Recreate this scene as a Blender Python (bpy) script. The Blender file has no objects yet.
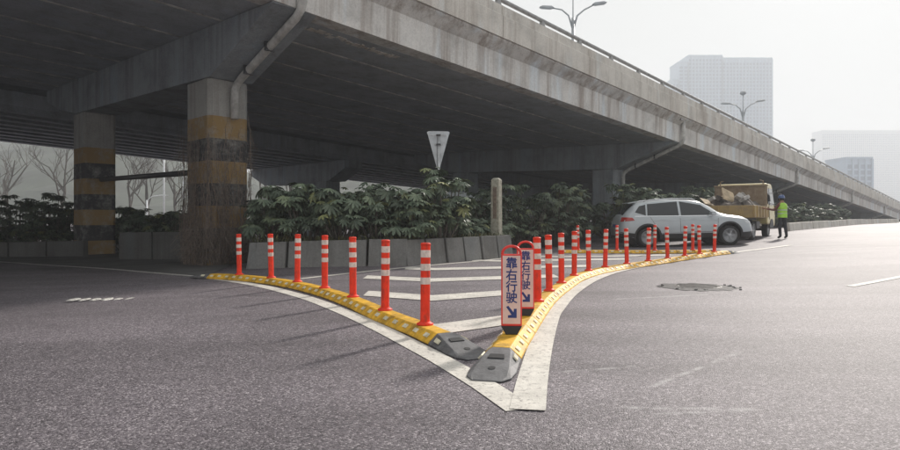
import bpy, math, random
import numpy as np
from mathutils import Vector, Matrix, Euler

R = math.radians
scene = bpy.context.scene
col = scene.collection

# ------------------------------------------------------------------ camera
F, HY, CAMH = 600.0, 218.5, 1.06          # focal length in 900-px units, eye-level row, eye height
cam = bpy.data.cameras.new('camera')
cam.sensor_width = 36.0
cam.lens = F / 900.0 * 36.0
cam.shift_y = -(225.0 - HY) / 900.0
cam.clip_start = 0.05
cam.clip_end = 6000
camo = bpy.data.objects.new('camera', cam)
camo.location = (0, 0, CAMH)
camo.rotation_euler = (R(90), 0, 0)
col.objects.link(camo)
scene.camera = camo

# ------------------------------------------------------------------ sky and sun
SUN_AZ, SUN_EL = 36.0, 31.0               # clockwise from +Y (view direction), elevation
world = bpy.data.worlds.new('World')
scene.world = world
world.use_nodes = True
wn = world.node_tree
wn.nodes.clear()
sky = wn.nodes.new('ShaderNodeTexSky')
sky.sky_type = 'NISHITA'
sky.sun_disc = False
sky.sun_elevation = R(SUN_EL)
sky.sun_rotation = R(SUN_AZ)
sky.air_density = 1.0
sky.dust_density = 3.0
sky.ozone_density = 1.0
hs = wn.nodes.new('ShaderNodeHueSaturation')
hs.inputs['Saturation'].default_value = 0.10
mixw = wn.nodes.new('ShaderNodeMix')
mixw.data_type = 'RGBA'
mixw.inputs[0].default_value = 0.95
mixw.inputs[7].default_value = (5.15, 5.25, 5.2, 1)
bgw = wn.nodes.new('ShaderNodeBackground')
bgw.inputs['Strength'].default_value = 0.11
wo = wn.nodes.new('ShaderNodeOutputWorld')
wn.links.new(sky.outputs[0], hs.inputs['Color'])
wn.links.new(hs.outputs[0], mixw.inputs[6])
wn.links.new(mixw.outputs[2], bgw.inputs['Color'])
wn.links.new(bgw.outputs[0], wo.inputs['Surface'])

sl = bpy.data.lights.new('sun', 'SUN')
sl.energy = 3.9
sl.angle = R(5)
sl.color = (1.0, 0.93, 0.86)
so = bpy.data.objects.new('sun', sl)
sd = Vector((math.sin(R(SUN_AZ)) * math.cos(R(SUN_EL)), math.cos(R(SUN_AZ)) * math.cos(R(SUN_EL)), math.sin(R(SUN_EL))))
so.rotation_euler = sd.to_track_quat('Z', 'Y').to_euler()
so.location = sd * 120
col.objects.link(so)

scene.view_settings.view_transform = 'Standard'
scene.view_settings.look = 'None'
scene.view_settings.gamma = 1.0
scene.view_settings.use_curve_mapping = False
scene.view_settings.exposure = 0.42
scene.render.engine = 'CYCLES'
scene.cycles.use_denoising = True
scene.cycles.max_bounces = 8
scene.cycles.volume_bounces = 2
scene.cycles.use_adaptive_sampling = True
scene.cycles.sample_clamp_indirect = 6.0

# ------------------------------------------------------------------ ground shape and pixel helpers
GX = np.array([-600, -40, -20, -14, -7, -3.7, -1.5, 0, 5, 8, 12, 17, 30, 45, 700], float)
GZ = np.array([-.40, -.40, -.36, -.32, -.20, -.05, -.01, 0, 0.01, .07, .22, .42, .60, .62, .62], float)
_fx = np.concatenate([[-600, -200, -80], np.arange(-40, 50.01, 0.5), [80, 200, 700]])
_fz = np.interp(_fx, GX, GZ)
for _ in range(6):
    _fz[1:-1] = 0.25 * _fz[:-2] + 0.5 * _fz[1:-1] + 0.25 * _fz[2:]
def G(x):
    return float(np.interp(x, _fx, _fz))
def P(px, py, h=0.0):
    """the point of the ground (raised by h) that the photo shows at that pixel"""
    z = 0.0
    for _ in range(25):
        Y = (CAMH - z - h) * F / max(py - HY, 0.5)
        X = (px - 450) / F * Y
        z = 0.5 * z + 0.5 * G(X)
    return X, Y
def D(px, Y):
    return (px - 450) / F * Y

# ------------------------------------------------------------------ mesh helpers
class MB:
    def __init__(s):
        s.v, s.f, s.mi = [], [], []
    def add(s, vs, fs, mi=0):
        b = len(s.v)
        s.v += [tuple(p) for p in vs]
        s.f += [tuple(b + i for i in f) for f in fs]
        s.mi += [mi] * len(fs)
        return s
    def box(s, x0, x1, y0, y1, z0, z1, mi=0):
        return s.add([(x0, y0, z0), (x1, y0, z0), (x1, y1, z0), (x0, y1, z0), (x0, y0, z1), (x1, y0, z1), (x1, y1, z1), (x0, y1, z1)],
                     [(3, 2, 1, 0), (4, 5, 6, 7), (0, 1, 5, 4), (1, 2, 6, 5), (2, 3, 7, 6), (3, 0, 4, 7)], mi)
    def hexa(s, p, mi=0):
        return s.add(p, [(3, 2, 1, 0), (4, 5, 6, 7), (0, 1, 5, 4), (1, 2, 6, 5), (2, 3, 7, 6), (3, 0, 4, 7)], mi)
    def tube(s, pts, rad, n=8, caps=True, mi=0):
        pts = [Vector(p) for p in pts]
        if not isinstance(rad, (list, tuple)):
            rad = [rad] * len(pts)
        b = len(s.v)
        up = None
        for i, p in enumerate(pts):
            t = (pts[min(i + 1, len(pts) - 1)] - pts[max(i - 1, 0)]).normalized()
            if up is None:
                up = Vector((0, 0, 1)) if abs(t.z) < 0.9 else Vector((1, 0, 0))
            a = t.cross(up)
            if a.length < 1e-5:
                a = t.orthogonal()
            a.normalize()
            c = a.cross(t).normalized()
            up = c
            for k in range(n):
                an = 2 * math.pi * k / n
                q = p + (a * math.cos(an) + c * math.sin(an)) * rad[i]
                s.v.append(tuple(q))
        for i in range(len(pts) - 1):
            for k in range(n):
                k2 = (k + 1) % n
                s.f.append((b + i * n + k, b + i * n + k2, b + (i + 1) * n + k2, b + (i + 1) * n + k))
                s.mi.append(mi)
        if caps:
            s.f.append(tuple(b + k for k in range(n))[::-1]); s.mi.append(mi)
            e = b + (len(pts) - 1) * n
            s.f.append(tuple(e + k for k in range(n))); s.mi.append(mi)
        return s
    def lathe(s, prof, n=16, cx=0, cy=0, mi=0):
        b = len(s.v)
        for (r, z) in prof:
            for k in range(n):
                a = 2 * math.pi * k / n
                s.v.append((cx + r * math.cos(a), cy + r * math.sin(a), z))
        for i in range(len(prof) - 1):
            for k in range(n):
                k2 = (k + 1) % n
                s.f.append((b + i * n + k, b + i * n + k2, b + (i + 1) * n + k2, b + (i + 1) * n + k))
                s.mi.append(mi)
        s.f.append(tuple(b + k for k in range(n))[::-1]); s.mi.append(mi)
        e = b + (len(prof) - 1) * n
        s.f.append(tuple(e + k for k in range(n))); s.mi.append(mi)
        return s
    def prism(s, poly, fn0, fn1, mi=0):
        """poly: 2-d points; fn0 / fn1 map a 2-d point to the two end faces"""
        n = len(poly)
        b = len(s.v)
        s.v += [tuple(fn0(*p)) for p in poly] + [tuple(fn1(*p)) for p in poly]
        s.f.append(tuple(b + i for i in range(n))[::-1]); s.f.append(tuple(b + n + i for i in range(n)))
        for i in range(n):
            j = (i + 1) % n
            s.f.append((b + i, b + j, b + n + j, b + n + i))
        s.mi += [mi] * (n + 2)
        return s
    def mesh(s, name, mats, smooth=False):
        me = bpy.data.meshes.new(name)
        me.from_pydata(s.v, [], s.f)
        for m in (mats if isinstance(mats, (list, tuple)) else [mats]):
            me.materials.append(m)
        if isinstance(mats, (list, tuple)) and len(mats) > 1:
            me.polygons.foreach_set('material_index', s.mi)
        if smooth:
            me.polygons.foreach_set('use_smooth', [True] * len(me.polygons))
        me.update()
        return me
    def build(s, name, mats, parent=None, smooth=False, bevel=0, fixn=False):
        me = s.mesh(name, mats, smooth)
        if fixn:
            import bmesh
            bm = bmesh.new(); bm.from_mesh(me)
            bmesh.ops.recalc_face_normals(bm, faces=bm.faces)
            bm.to_mesh(me); bm.free()
        return link(name, me, parent, bevel)
def link(name, me, parent=None, bevel=0):
    o = bpy.data.objects.new(name, me)
    col.objects.link(o)
    if parent is not None:
        o.parent = parent
    if bevel:
        b = o.modifiers.new('bevel', 'BEVEL'); b.width = bevel; b.segments = 2; b.limit_method = 'ANGLE'
    return o
def empty(name, loc, rz=0.0, label=None, cat=None, group=None):
    o = bpy.data.objects.new(name, None)
    o.empty_display_size = 0.2
    o.location = loc
    o.rotation_euler = (0, 0, rz)
    col.objects.link(o)
    tag(o, label, cat, group)
    return o
def tag(o, label=None, cat=None, group=None, kind=None):
    if label: o['label'] = label
    if cat: o['category'] = cat
    if group: o['group'] = group
    if kind: o['kind'] = kind
    return o
def copy_tree(o, parent=None):
    c = o.copy()
    col.objects.link(c)
    c.parent = parent
    for ch in list(o.children):
        copy_tree(ch, c)
    return c
def smoothed(o, angle=40):
    o.data.polygons.foreach_set('use_smooth', [True] * len(o.data.polygons))
    m = o.modifiers.new('edge', 'EDGE_SPLIT'); m.split_angle = R(angle)
    return o

# ------------------------------------------------------------------ materials
def mat(name, c, rough=0.6, metal=0.0, var=0.0, scale=6.0, c2=None, bump=0.0, bscale=40.0, spec=0.5, coat=0.0, detail=6.0, squash=None, trans=0.0, emit=0.0):
    m = bpy.data.materials.new(name)
    m.use_nodes = True
    nt = m.node_tree
    p = nt.nodes['Principled BSDF']
    p.inputs['Base Color'].default_value = (*c, 1)
    p.inputs['Roughness'].default_value = rough
    p.inputs['Metallic'].default_value = metal
    p.inputs['Specular IOR Level'].default_value = spec
    p.inputs['Coat Weight'].default_value = coat
    if coat: p.inputs['Coat Roughness'].default_value = 0.06
    tc = None
    if var or c2 or bump:
        tc = nt.nodes.new('ShaderNodeTexCoord')
        mp = nt.nodes.new('ShaderNodeMapping')
        if squash: mp.inputs['Scale'].default_value = squash
        nt.links.new(tc.outputs['Object'], mp.inputs['Vector'])
    if var or c2:
        n = nt.nodes.new('ShaderNodeTexNoise')
        n.inputs['Scale'].default_value = scale
        n.inputs['Detail'].default_value = detail
        n.inputs['Roughness'].default_value = 0.65
        nt.links.new(mp.outputs[0], n.inputs['Vector'])
        r = nt.nodes.new('ShaderNodeValToRGB')
        a = tuple(max(0, x * (1 - var)) for x in c) if not c2 else c
        b = tuple(min(1, x * (1 + var)) for x in c) if not c2 else c2
        r.color_ramp.elements[0].position = 0.33; r.color_ramp.elements[0].color = (*a, 1)
        r.color_ramp.elements[1].position = 0.67; r.color_ramp.elements[1].color = (*b, 1)
        nt.links.new(n.outputs['Fac'], r.inputs['Fac'])
        nt.links.new(r.outputs['Color'], p.inputs['Base Color'])
    if bump:
        nb = nt.nodes.new('ShaderNodeTexNoise')
        nb.inputs['Scale'].default_value = bscale
        nb.inputs['Detail'].default_value = 5
        nt.links.new(mp.outputs[0], nb.inputs['Vector'])
        bn = nt.nodes.new('ShaderNodeBump')
        bn.inputs['Strength'].default_value = bump
        bn.inputs['Distance'].default_value = 0.01
        nt.links.new(nb.outputs['Fac'], bn.inputs['Height'])
        nt.links.new(bn.outputs['Normal'], p.inputs['Normal'])
    if trans:
        p.inputs['Transmission Weight'].default_value = trans
    if emit:
        p.inputs['Emission Color'].default_value = (*c, 1); p.inputs['Emission Strength'].default_value = emit
    return m
def N(nt, kind, **kw):
    n = nt.nodes.new(kind)
    for k, v in kw.items():
        if k in ('operation', 'data_type', 'blend_type', 'feature', 'interpolation_type', 'distance'):
            setattr(n, k, v)
        else:
            n.inputs[k].default_value = v
    return n
def ramp(nt, src, stops):
    r = nt.nodes.new('ShaderNodeValToRGB')
    els = r.color_ramp.elements
    while len(els) < len(stops): els.new(0.5)
    for e, (p, c) in zip(els, stops):
        e.position = p
        e.color = (*c, 1) if isinstance(c, (tuple, list)) else (c, c, c, 1)
    nt.links.new(src, r.inputs['Fac'])
    return r
def mixc(nt, fac, a, b, blend='MIX'):
    m = nt.nodes.new('ShaderNodeMix'); m.data_type = 'RGBA'; m.blend_type = blend
    for sock, val in ((m.inputs[0], fac), (m.inputs[6], a), (m.inputs[7], b)):
        if hasattr(val, 'is_linked') or hasattr(val, 'links'):
            nt.links.new(val, sock)
        elif isinstance(val, (tuple, list)):
            sock.default_value = (*val, 1)
        else:
            sock.default_value = val
    return m.outputs[2]

def asphalt_material():
    m = bpy.data.materials.new('asphalt'); m.use_nodes = True
    nt = m.node_tree; p = nt.nodes['Principled BSDF']
    tc = nt.nodes.new('ShaderNodeTexCoord'); o = tc.outputs['Object']
    # aggregate stones
    vo = N(nt, 'ShaderNodeTexVoronoi', Scale=120.0); nt.links.new(o, vo.inputs['Vector'])
    sep = nt.nodes.new('ShaderNodeSeparateColor'); nt.links.new(vo.outputs['Color'], sep.inputs[0])
    stone = ramp(nt, sep.outputs[0], [(0.0, (.040, .034, .039)), (0.45, (.130, .112, .128)), (0.85, (.200, .180, .195)), (1.0, (.44, .40, .42))])
    vo2 = N(nt, 'ShaderNodeTexVoronoi', Scale=34.0); nt.links.new(o, vo2.inputs['Vector'])
    sep2 = nt.nodes.new('ShaderNodeSeparateColor'); nt.links.new(vo2.outputs['Color'], sep2.inputs[0])
    g2 = ramp(nt, sep2.outputs[1], [(0.0, .88), (0.6, 1.0), (1.0, 1.13)])
    c = mixc(nt, 1.0, stone.outputs['Color'], g2.outputs['Color'], 'MULTIPLY')
    # broad wear: tyre tracks, paler and darker fields
    n1 = N(nt, 'ShaderNodeTexNoise', Scale=0.35, Detail=6.0, Roughness=0.6); nt.links.new(o, n1.inputs['Vector'])
    w1 = ramp(nt, n1.outputs['Fac'], [(0.3, .70), (0.5, 1.0), (0.72, 1.28)])
    c = mixc(nt, 1.0, c, w1.outputs['Color'], 'MULTIPLY')
    mp = nt.nodes.new('ShaderNodeMapping'); mp.inputs['Rotation'].default_value = (0, 0, R(-47)); mp.inputs['Scale'].default_value = (0.12, 1.3, 1)
    nt.links.new(o, mp.inputs['Vector'])
    n2 = N(nt, 'ShaderNodeTexNoise', Scale=1.0, Detail=4.0); nt.links.new(mp.outputs[0], n2.inputs['Vector'])
    w2 = ramp(nt, n2.outputs['Fac'], [(0.32, .76), (0.7, 1.20)])
    c = mixc(nt, 1.0, c, w2.outputs['Color'], 'MULTIPLY')
    # dark oily spots
    n3 = N(nt, 'ShaderNodeTexNoise', Scale=1.7, Detail=7.0, Roughness=0.7); nt.links.new(o, n3.inputs['Vector'])
    w3 = ramp(nt, n3.outputs['Fac'], [(0.28, .62), (0.40, 1.0)])
    c = mixc(nt, 1.0, c, w3.outputs['Color'], 'MULTIPLY')
    # pale scuffs dragged across the right lane by traffic
    ns = N(nt, 'ShaderNodeTexNoise', Scale=7.0, Detail=5.0); nt.links.new(o, ns.inputs['Vector'])
    nsr = ramp(nt, ns.outputs['Fac'], [(0.40, 0.0), (0.62, 0.75)])
    for (ax, ay), (bx, by), w in SCUFFS:
        mp = nt.nodes.new('ShaderNodeMapping'); mp.vector_type = 'TEXTURE'
        mp.inputs['Location'].default_value = (ax, ay, 0)
        mp.inputs['Rotation'].default_value = (0, 0, math.atan2(by - ay, bx - ax))
        mp.inputs['Scale'].default_value = (math.hypot(bx - ax, by - ay), w, 1)
        nt.links.new(o, mp.inputs['Vector'])
        sx = nt.nodes.new('ShaderNodeSeparateXYZ'); nt.links.new(mp.outputs[0], sx.inputs[0])
        ab = N(nt, 'ShaderNodeMath', operation='ABSOLUTE'); nt.links.new(sx.outputs['Y'], ab.inputs[0])
        f1 = ramp(nt, ab.outputs[0], [(0.2, 1.0), (1.0, 0.0)])
        f2 = ramp(nt, sx.outputs['X'], [(0.0, 0.0), (0.08, 1.0), (0.9, 0.9), (1.0, 0.0)])
        m1 = N(nt, 'ShaderNodeMath', operation='MULTIPLY'); nt.links.new(f1.outputs['Color'], m1.inputs[0]); nt.links.new(f2.outputs['Color'], m1.inputs[1])
        m2 = N(nt, 'ShaderNodeMath', operation='MULTIPLY'); nt.links.new(m1.outputs[0], m2.inputs[0]); nt.links.new(nsr.outputs['Color'], m2.inputs[1])
        c = mixc(nt, m2.outputs[0], c, (.36, .35, .355))
    nt.links.new(c, p.inputs['Base Color'])
    p.inputs['Roughness'].default_value = 0.65
    p.inputs['Specular IOR Level'].default_value = 0.48
    # relief of the stones
    inv = N(nt, 'ShaderNodeMath', operation='MULTIPLY'); inv.inputs[1].default_value = -1.0
    nt.links.new(vo.outputs['Distance'], inv.inputs[0])
    bn = nt.nodes.new('ShaderNodeBump'); bn.inputs['Strength'].default_value = 0.55; bn.inputs['Distance'].default_value = 0.006
    nt.links.new(inv.outputs[0], bn.inputs['Height']); nt.links.new(bn.outputs['Normal'], p.inputs['Normal'])
    return m

def paint_material(name, c, wear=0.42, dirt=(.30, .28, .26)):
    """road paint: worn through to the asphalt stones and scuffed"""
    m = bpy.data.materials.new(name); m.use_nodes = True
    nt = m.node_tree; p = nt.nodes['Principled BSDF']
    tc = nt.nodes.new('ShaderNodeTexCoord'); o = tc.outputs['Object']
    n1 = N(nt, 'ShaderNodeTexNoise', Scale=3.0, Detail=8.0, Roughness=0.7); nt.links.new(o, n1.inputs['Vector'])
    a = ramp(nt, n1.outputs['Fac'], [(0.30, tuple(x * .68 for x in c)), (0.62, c)])
    n2 = N(nt, 'ShaderNodeTexNoise', Scale=26.0, Detail=6.0, Roughness=0.75); nt.links.new(o, n2.inputs['Vector'])
    f = ramp(nt, n2.outputs['Fac'], [(wear - .06, 1.0), (wear + .03, 0.0)])
    col_ = mixc(nt, f.outputs['Color'], a.outputs['Color'], dirt)
    nt.links.new(col_, p.inputs['Base Color'])
    p.inputs['Roughness'].default_value = 0.7
    vo = N(nt, 'ShaderNodeTexVoronoi', Scale=85.0); nt.links.new(o, vo.inputs['Vector'])
    bn = nt.nodes.new('ShaderNodeBump'); bn.inputs['Strength'].default_value = 0.25; bn.inputs['Distance'].default_value = 0.004
    nt.links.new(vo.outputs['Distance'], bn.inputs['Height']); nt.links.new(bn.outputs['Normal'], p.inputs['Normal'])
    return m

def concrete(name, base, streak=0.5, stain=0.5, warm=0.0, form=0.0):
    """weathered concrete: blotches, vertical run-off streaks, fine pores"""
    m = bpy.data.materials.new(name); m.use_nodes = True
    nt = m.node_tree; p = nt.nodes['Principled BSDF']
    tc = nt.nodes.new('ShaderNodeTexCoord'); o = tc.outputs['Object']
    n1 = N(nt, 'ShaderNodeTexNoise', Scale=0.9, Detail=7.0, Roughness=0.65); nt.links.new(o, n1.inputs['Vector'])
    lo = tuple(x * (1 - .45 * stain) for x in base); hi = tuple(min(1, x * (1 + .25 * stain)) for x in base)
    a = ramp(nt, n1.outputs['Fac'], [(0.3, lo), (0.5, base), (0.72, hi)])
    mp = nt.nodes.new('ShaderNodeMapping'); mp.inputs['Scale'].default_value = (2.6, 2.6, 0.10); nt.links.new(o, mp.inputs['Vector'])
    n2 = N(nt, 'ShaderNodeTexNoise', Scale=1.0, Detail=6.0, Roughness=0.7); nt.links.new(mp.outputs[0], n2.inputs['Vector'])
    f = ramp(nt, n2.outputs['Fac'], [(0.35, streak), (0.52, 0.0)])
    c = mixc(nt, f.outputs['Color'], a.outputs['Color'], (base[0] * .42 + .02 * warm, base[1] * .38, base[2] * .34))
    mp2 = nt.nodes.new('ShaderNodeMapping'); mp2.inputs['Scale'].default_value = (1.1, 1.1, 0.16); mp2.inputs['Location'].default_value = (13, 7, 3)
    nt.links.new(o, mp2.inputs['Vector'])
    n4 = N(nt, 'ShaderNodeTexNoise', Scale=1.0, Detail=5.0, Roughness=0.6); nt.links.new(mp2.outputs[0], n4.inputs['Vector'])
    f4 = ramp(nt, n4.outputs['Fac'], [(0.54, 0.0), (0.66, streak * .9)])
    c = mixc(nt, f4.outputs['Color'], c, (min(1, base[0] * 1.12), min(1, base[1] * 1.25), min(1, base[2] * 1.38)))
    n5 = N(nt, 'ShaderNodeTexNoise', Scale=22.0, Detail=6.0, Roughness=0.75); nt.links.new(o, n5.inputs['Vector'])
    g = ramp(nt, n5.outputs['Fac'], [(0.3, .82), (0.65, 1.1)])
    c = mixc(nt, 1.0, c, g.outputs['Color'], 'MULTIPLY')
    nt.links.new(c, p.inputs['Base Color'])
    p.inputs['Roughness'].default_value = 0.85
    p.inputs['Specular IOR Level'].default_value = 0.25
    bn = nt.nodes.new('ShaderNodeBump'); bn.inputs['Strength'].default_value = 0.35; bn.inputs['Distance'].default_value = 0.012
    nt.links.new(n5.outputs['Fac'], bn.inputs['Height']); nt.links.new(bn.outputs['Normal'], p.inputs['Normal'])
    return m

def banded_pier_material():
    """concrete pier painted in worn yellow and black bands below four metres"""
    m = concrete('pier_concrete', (.36, .35, .33), .5, .6)
    nt = m.node_tree; p = nt.nodes['Principled BSDF']
    base = p.inputs['Base Color'].links[0].from_socket
    tc = nt.nodes.new('ShaderNodeTexCoord')
    sx = nt.nodes.new('ShaderNodeSeparateXYZ'); nt.links.new(tc.outputs['Object'], sx.inputs[0])
    md = N(nt, 'ShaderNodeMath', operation='PINGPONG'); md.inputs[1].default_value = 0.58
    ad = N(nt, 'ShaderNodeMath', operation='ADD'); ad.inputs[1].default_value = 0.93
    nt.links.new(sx.outputs['Z'], ad.inputs[0])
    fl = N(nt, 'ShaderNodeMath', operation='DIVIDE'); fl.inputs[1].default_value = 1.16
    nt.links.new(ad.outputs[0], fl.inputs[0])
    fr = N(nt, 'ShaderNodeMath', operation='FRACT'); nt.links.new(fl.outputs[0], fr.inputs[0])
    gt = N(nt, 'ShaderNodeMath', operation='GREATER_THAN'); gt.inputs[1].default_value = 0.5; nt.links.new(fr.outputs[0], gt.inputs[0])
    paint = mixc(nt, gt.outputs[0], (.035, .034, .038), (.30, .19, .07))
    n1 = N(nt, 'ShaderNodeTexNoise', Scale=2.4, Detail=9.0, Roughness=0.75); nt.links.new(tc.outputs['Object'], n1.inputs['Vector'])
    wear = ramp(nt, n1.outputs['Fac'], [(0.34, 0.25), (0.52, 0.92)])
    lt = N(nt, 'ShaderNodeMath', operation='LESS_THAN'); lt.inputs[1].default_value = 3.71; nt.links.new(sx.outputs['Z'], lt.inputs[0])
    ml = N(nt, 'ShaderNodeMath', operation='MULTIPLY'); nt.links.new(lt.outputs[0], ml.inputs[0]); nt.links.new(wear.outputs['Color'], ml.inputs[1])
    nt.links.new(mixc(nt, ml.outputs[0], base, paint), p.inputs['Base Color'])
    return m

SCUFFS = [(P(615, 407.5), P(812, 410), .035), (P(640, 414), P(750, 411), .03), (P(648, 388), P(742, 351), .03), (P(600, 300), P(716, 294), .06), (P(560, 372), P(640, 366), .03)]
M = {}
M['asphalt'] = asphalt_material()
M['white_paint'] = paint_material('white_road_paint', (.70, .67, .61), 0.43)
M['faded_paint'] = paint_material('faded_road_paint', (.70, .68, .63), 0.46, (.22, .21, .21))
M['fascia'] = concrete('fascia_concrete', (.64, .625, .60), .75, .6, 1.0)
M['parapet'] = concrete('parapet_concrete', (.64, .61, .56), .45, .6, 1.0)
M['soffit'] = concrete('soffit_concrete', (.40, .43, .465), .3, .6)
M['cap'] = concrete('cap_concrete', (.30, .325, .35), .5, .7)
M['pier'] = banded_pier_material()
M['wall'] = concrete('planter_concrete', (.20, .198, .192), .35, .7)
M['pavement'] = concrete('pavement_concrete', (.12, .118, .116), .1, .8)
M['darkwall'] = concrete('dark_wall_concrete', (.13, .128, .124), .4, .8)  # darker grey concrete for the block walls by the left piers
M['rail'] = mat('galvanised_rail', (.33, .33, .33), .5, .3, .25, 5)
M['pipe'] = mat('grey_plastic_pipe', (.48, .47, .45), .5, 0, .3, 5)
M['steel'] = mat('galvanised_steel', (.42, .43, .44), .42, .6, .2, 8)
M['darksteel'] = mat('dark_steel', (.05, .05, .055), .5, .3, .2, 8)
M['lampgrey'] = mat('lamp_paint', (.36, .38, .40), .4, .2, .1, 4)
M['whitepole'] = mat('white_painted_steel', (.8, .82, .84), .4, 0, .1, 4)
M['orange'] = mat('orange_red_plastic', (.90, .050, .018), .55, 0, .16, 9, bump=.06, bscale=60, spec=.25)
M['orange_cap'] = mat('orange_red_cap', (.84, .048, .020), .5, 0, .14, 9, spec=.25)
def grime(m, amount=.5, scale=14.0, tint=(.10, .055, .045)):
    nt = m.node_tree; p = nt.nodes['Principled BSDF']
    src = p.inputs['Base Color'].links[0].from_socket
    tc = nt.nodes.new('ShaderNodeTexCoord'); oi = nt.nodes.new('ShaderNodeObjectInfo')
    cb = N(nt, 'ShaderNodeVectorMath', operation='ADD'); nt.links.new(tc.outputs['Object'], cb.inputs[0])
    sc = N(nt, 'ShaderNodeVectorMath', operation='SCALE'); nt.links.new(oi.outputs['Location'], sc.inputs[0]); sc.inputs['Scale'].default_value = 3.7
    nt.links.new(sc.outputs[0], cb.inputs[1])
    mp = nt.nodes.new('ShaderNodeMapping'); mp.inputs['Scale'].default_value = (1, 1, .35); nt.links.new(cb.outputs[0], mp.inputs['Vector'])
    n = N(nt, 'ShaderNodeTexNoise', Scale=scale, Detail=8.0, Roughness=0.72); nt.links.new(mp.outputs[0], n.inputs['Vector'])
    f = ramp(nt, n.outputs['Fac'], [(0.50, 0.0), (0.74, amount)])
    nt.links.new(mixc(nt, f.outputs['Color'], src, tint), p.inputs['Base Color'])
for k_ in ('orange', 'orange_cap', ): grime(M[k_], .75, 16)
M['band'] = mat('white_reflective_film', (.78, .66, .60), .34, 0, .16, 22)
M['yellow'] = mat('yellow_rubber', (.70, .40, .030), .55, 0, .35, 7, bump=.2, bscale=50)
M['reflector'] = mat('cream_reflector', (.78, .73, .55), .3, 0, .2, 14)
grime(M['band'], .6, 20, (.30, .24, .21)); grime(M['yellow'], .8, 6, (.10, .07, .03)); grime(M['reflector'], .6, 9, (.20, .16, .09))
M['rubber'] = mat('black_rubber', (.125, .125, .13), .62, 0, .35, 9, bump=.3, bscale=45)
M['rubberdark'] = mat('dark_rubber', (.022, .022, .024), .6, 0, .3, 9)
M['signpink'] = mat('pink_white_reflective_film', (.80, .56, .50), .35, 0, .06, 12)
M['signred'] = mat('red_plastic_frame', (.80, .045, .035), .38, 0, .1, 10)
M['signblue'] = mat('blue_lettering', (.020, .040, .19), .4)
M['signblack'] = mat('black_plastic', (.014, .014, .016), .45)
M['signback'] = mat('aluminium_sign_back', (.50, .52, .54), .42, .35, .18, 6)
M['bark'] = mat('grey_bark', (.12, .105, .09), .85, 0, .4, 12, bump=.4, bscale=30)
M['vine'] = mat('dry_brown_vine', (.19, .15, .125), .85, 0, .45, 9)
M['glassdark'] = mat('tinted_glass', (.018, .021, .025), .06, 0, spec=.6)
M['stone'] = mat('marker_stone', (.36, .345, .28), .8, 0, .35, 10, bump=.3, bscale=30)
M['stonered'] = mat('faded_red_paint', (.20, .15, .115), .8, 0, .4, 12)
M['soil'] = mat('dark_soil', (.055, .045, .035), .95, 0, .4, 8, bump=.5, bscale=20)
def leaf_material(name, a, b, scale=1.2):
    m = mat(name, a, .48, 0, c2=b, scale=scale, spec=.36)
    nt = m.node_tree; p = nt.nodes['Principled BSDF']
    oi = nt.nodes.new('ShaderNodeObjectInfo')
    src = p.inputs['Base Color'].links[0].from_socket
    ge = nt.nodes.new('ShaderNodeNewGeometry')
    ad = N(nt, 'ShaderNodeMath', operation='ADD'); nt.links.new(oi.outputs['Random'], ad.inputs[0]); nt.links.new(ge.outputs['Random Per Island'], ad.inputs[1])
    fr = N(nt, 'ShaderNodeMath', operation='FRACT'); nt.links.new(ad.outputs[0], fr.inputs[0])
    r = ramp(nt, fr.outputs[0], [(0.0, (.50, .52, .52)), (0.55, (1.0, 1.0, 1.0)), (0.9, (1.5, 1.45, 1.35)), (1.0, (1.9, 1.55, .95))])
    nt.links.new(mixc(nt, 1.0, src, r.outputs['Color'], 'MULTIPLY'), p.inputs['Base Color'])
    return m
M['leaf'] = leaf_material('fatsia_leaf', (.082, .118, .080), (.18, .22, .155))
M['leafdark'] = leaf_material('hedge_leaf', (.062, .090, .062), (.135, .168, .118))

# ------------------------------------------------------------------ ground
mb = MB()
xs = list(_fx)
ys = [-60, -20, -5, 0, 5, 10, 15, 20, 30, 45, 70, 120, 250, 600, 1500]
nx = len(xs)
for y in ys:
    for x in xs:
        mb.v.append((x, y, G(x)))
for j in range(len(ys) - 1):
    for i in range(nx - 1):
        a = j * nx + i
        mb.f.append((a, a + 1, a + 1 + nx, a + nx)); mb.mi.append(0)
road = mb.build('road', M['asphalt'], smooth=True)
tag(road, kind='structure')

def ribbon_pts(path, width, lift, closed=False):
    """left and right edges of a ground-hugging ribbon along plan points"""
    L, Rr = [], []
    for i, (x, y) in enumerate(path):
        x0, y0 = path[max(0, i - 1)]; x1, y1 = path[min(len(path) - 1, i + 1)]
        t = Vector((x1 - x0, y1 - y0)); t.normalize()
        nrm = Vector((-t.y, t.x)) * (width if not isinstance(width, (list, tuple)) else width[i]) * .5
        L.append((x + nrm.x, y + nrm.y)); Rr.append((x - nrm.x, y - nrm.y))
    return L, Rr
def resample(path, step):
    pts = [Vector(p) for p in path]
    # Catmull-Rom through the points
    fine = []
    for i in range(len(pts) - 1):
        p0, p1, p2, p3 = pts[max(i - 1, 0)], pts[i], pts[i + 1], pts[min(i + 2, len(pts) - 1)]
        for k in range(24):
            t = k / 24
            fine.append(.5 * ((2 * p1) + (p2 - p0) * t + (2 * p0 - 5 * p1 + 4 * p2 - p3) * t * t + (3 * p1 - p0 - 3 * p2 + p3) * t ** 3))
    fine.append(pts[-1])
    acc = [0.0]
    for i in range(1, len(fine)):
        acc.append(acc[-1] + (fine[i] - fine[i - 1]).length)
    n = max(1, round(acc[-1] / step))
    out = []
    for k in range(n + 1):
        d = acc[-1] * k / n
        i = int(np.searchsorted(acc, d)); i = min(max(i, 1), len(fine) - 1)
        t = (d - acc[i - 1]) / max(1e-6, acc[i] - acc[i - 1])
        p = fine[i - 1].lerp(fine[i], t)
        out.append((p.x, p.y))
    return out
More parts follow.
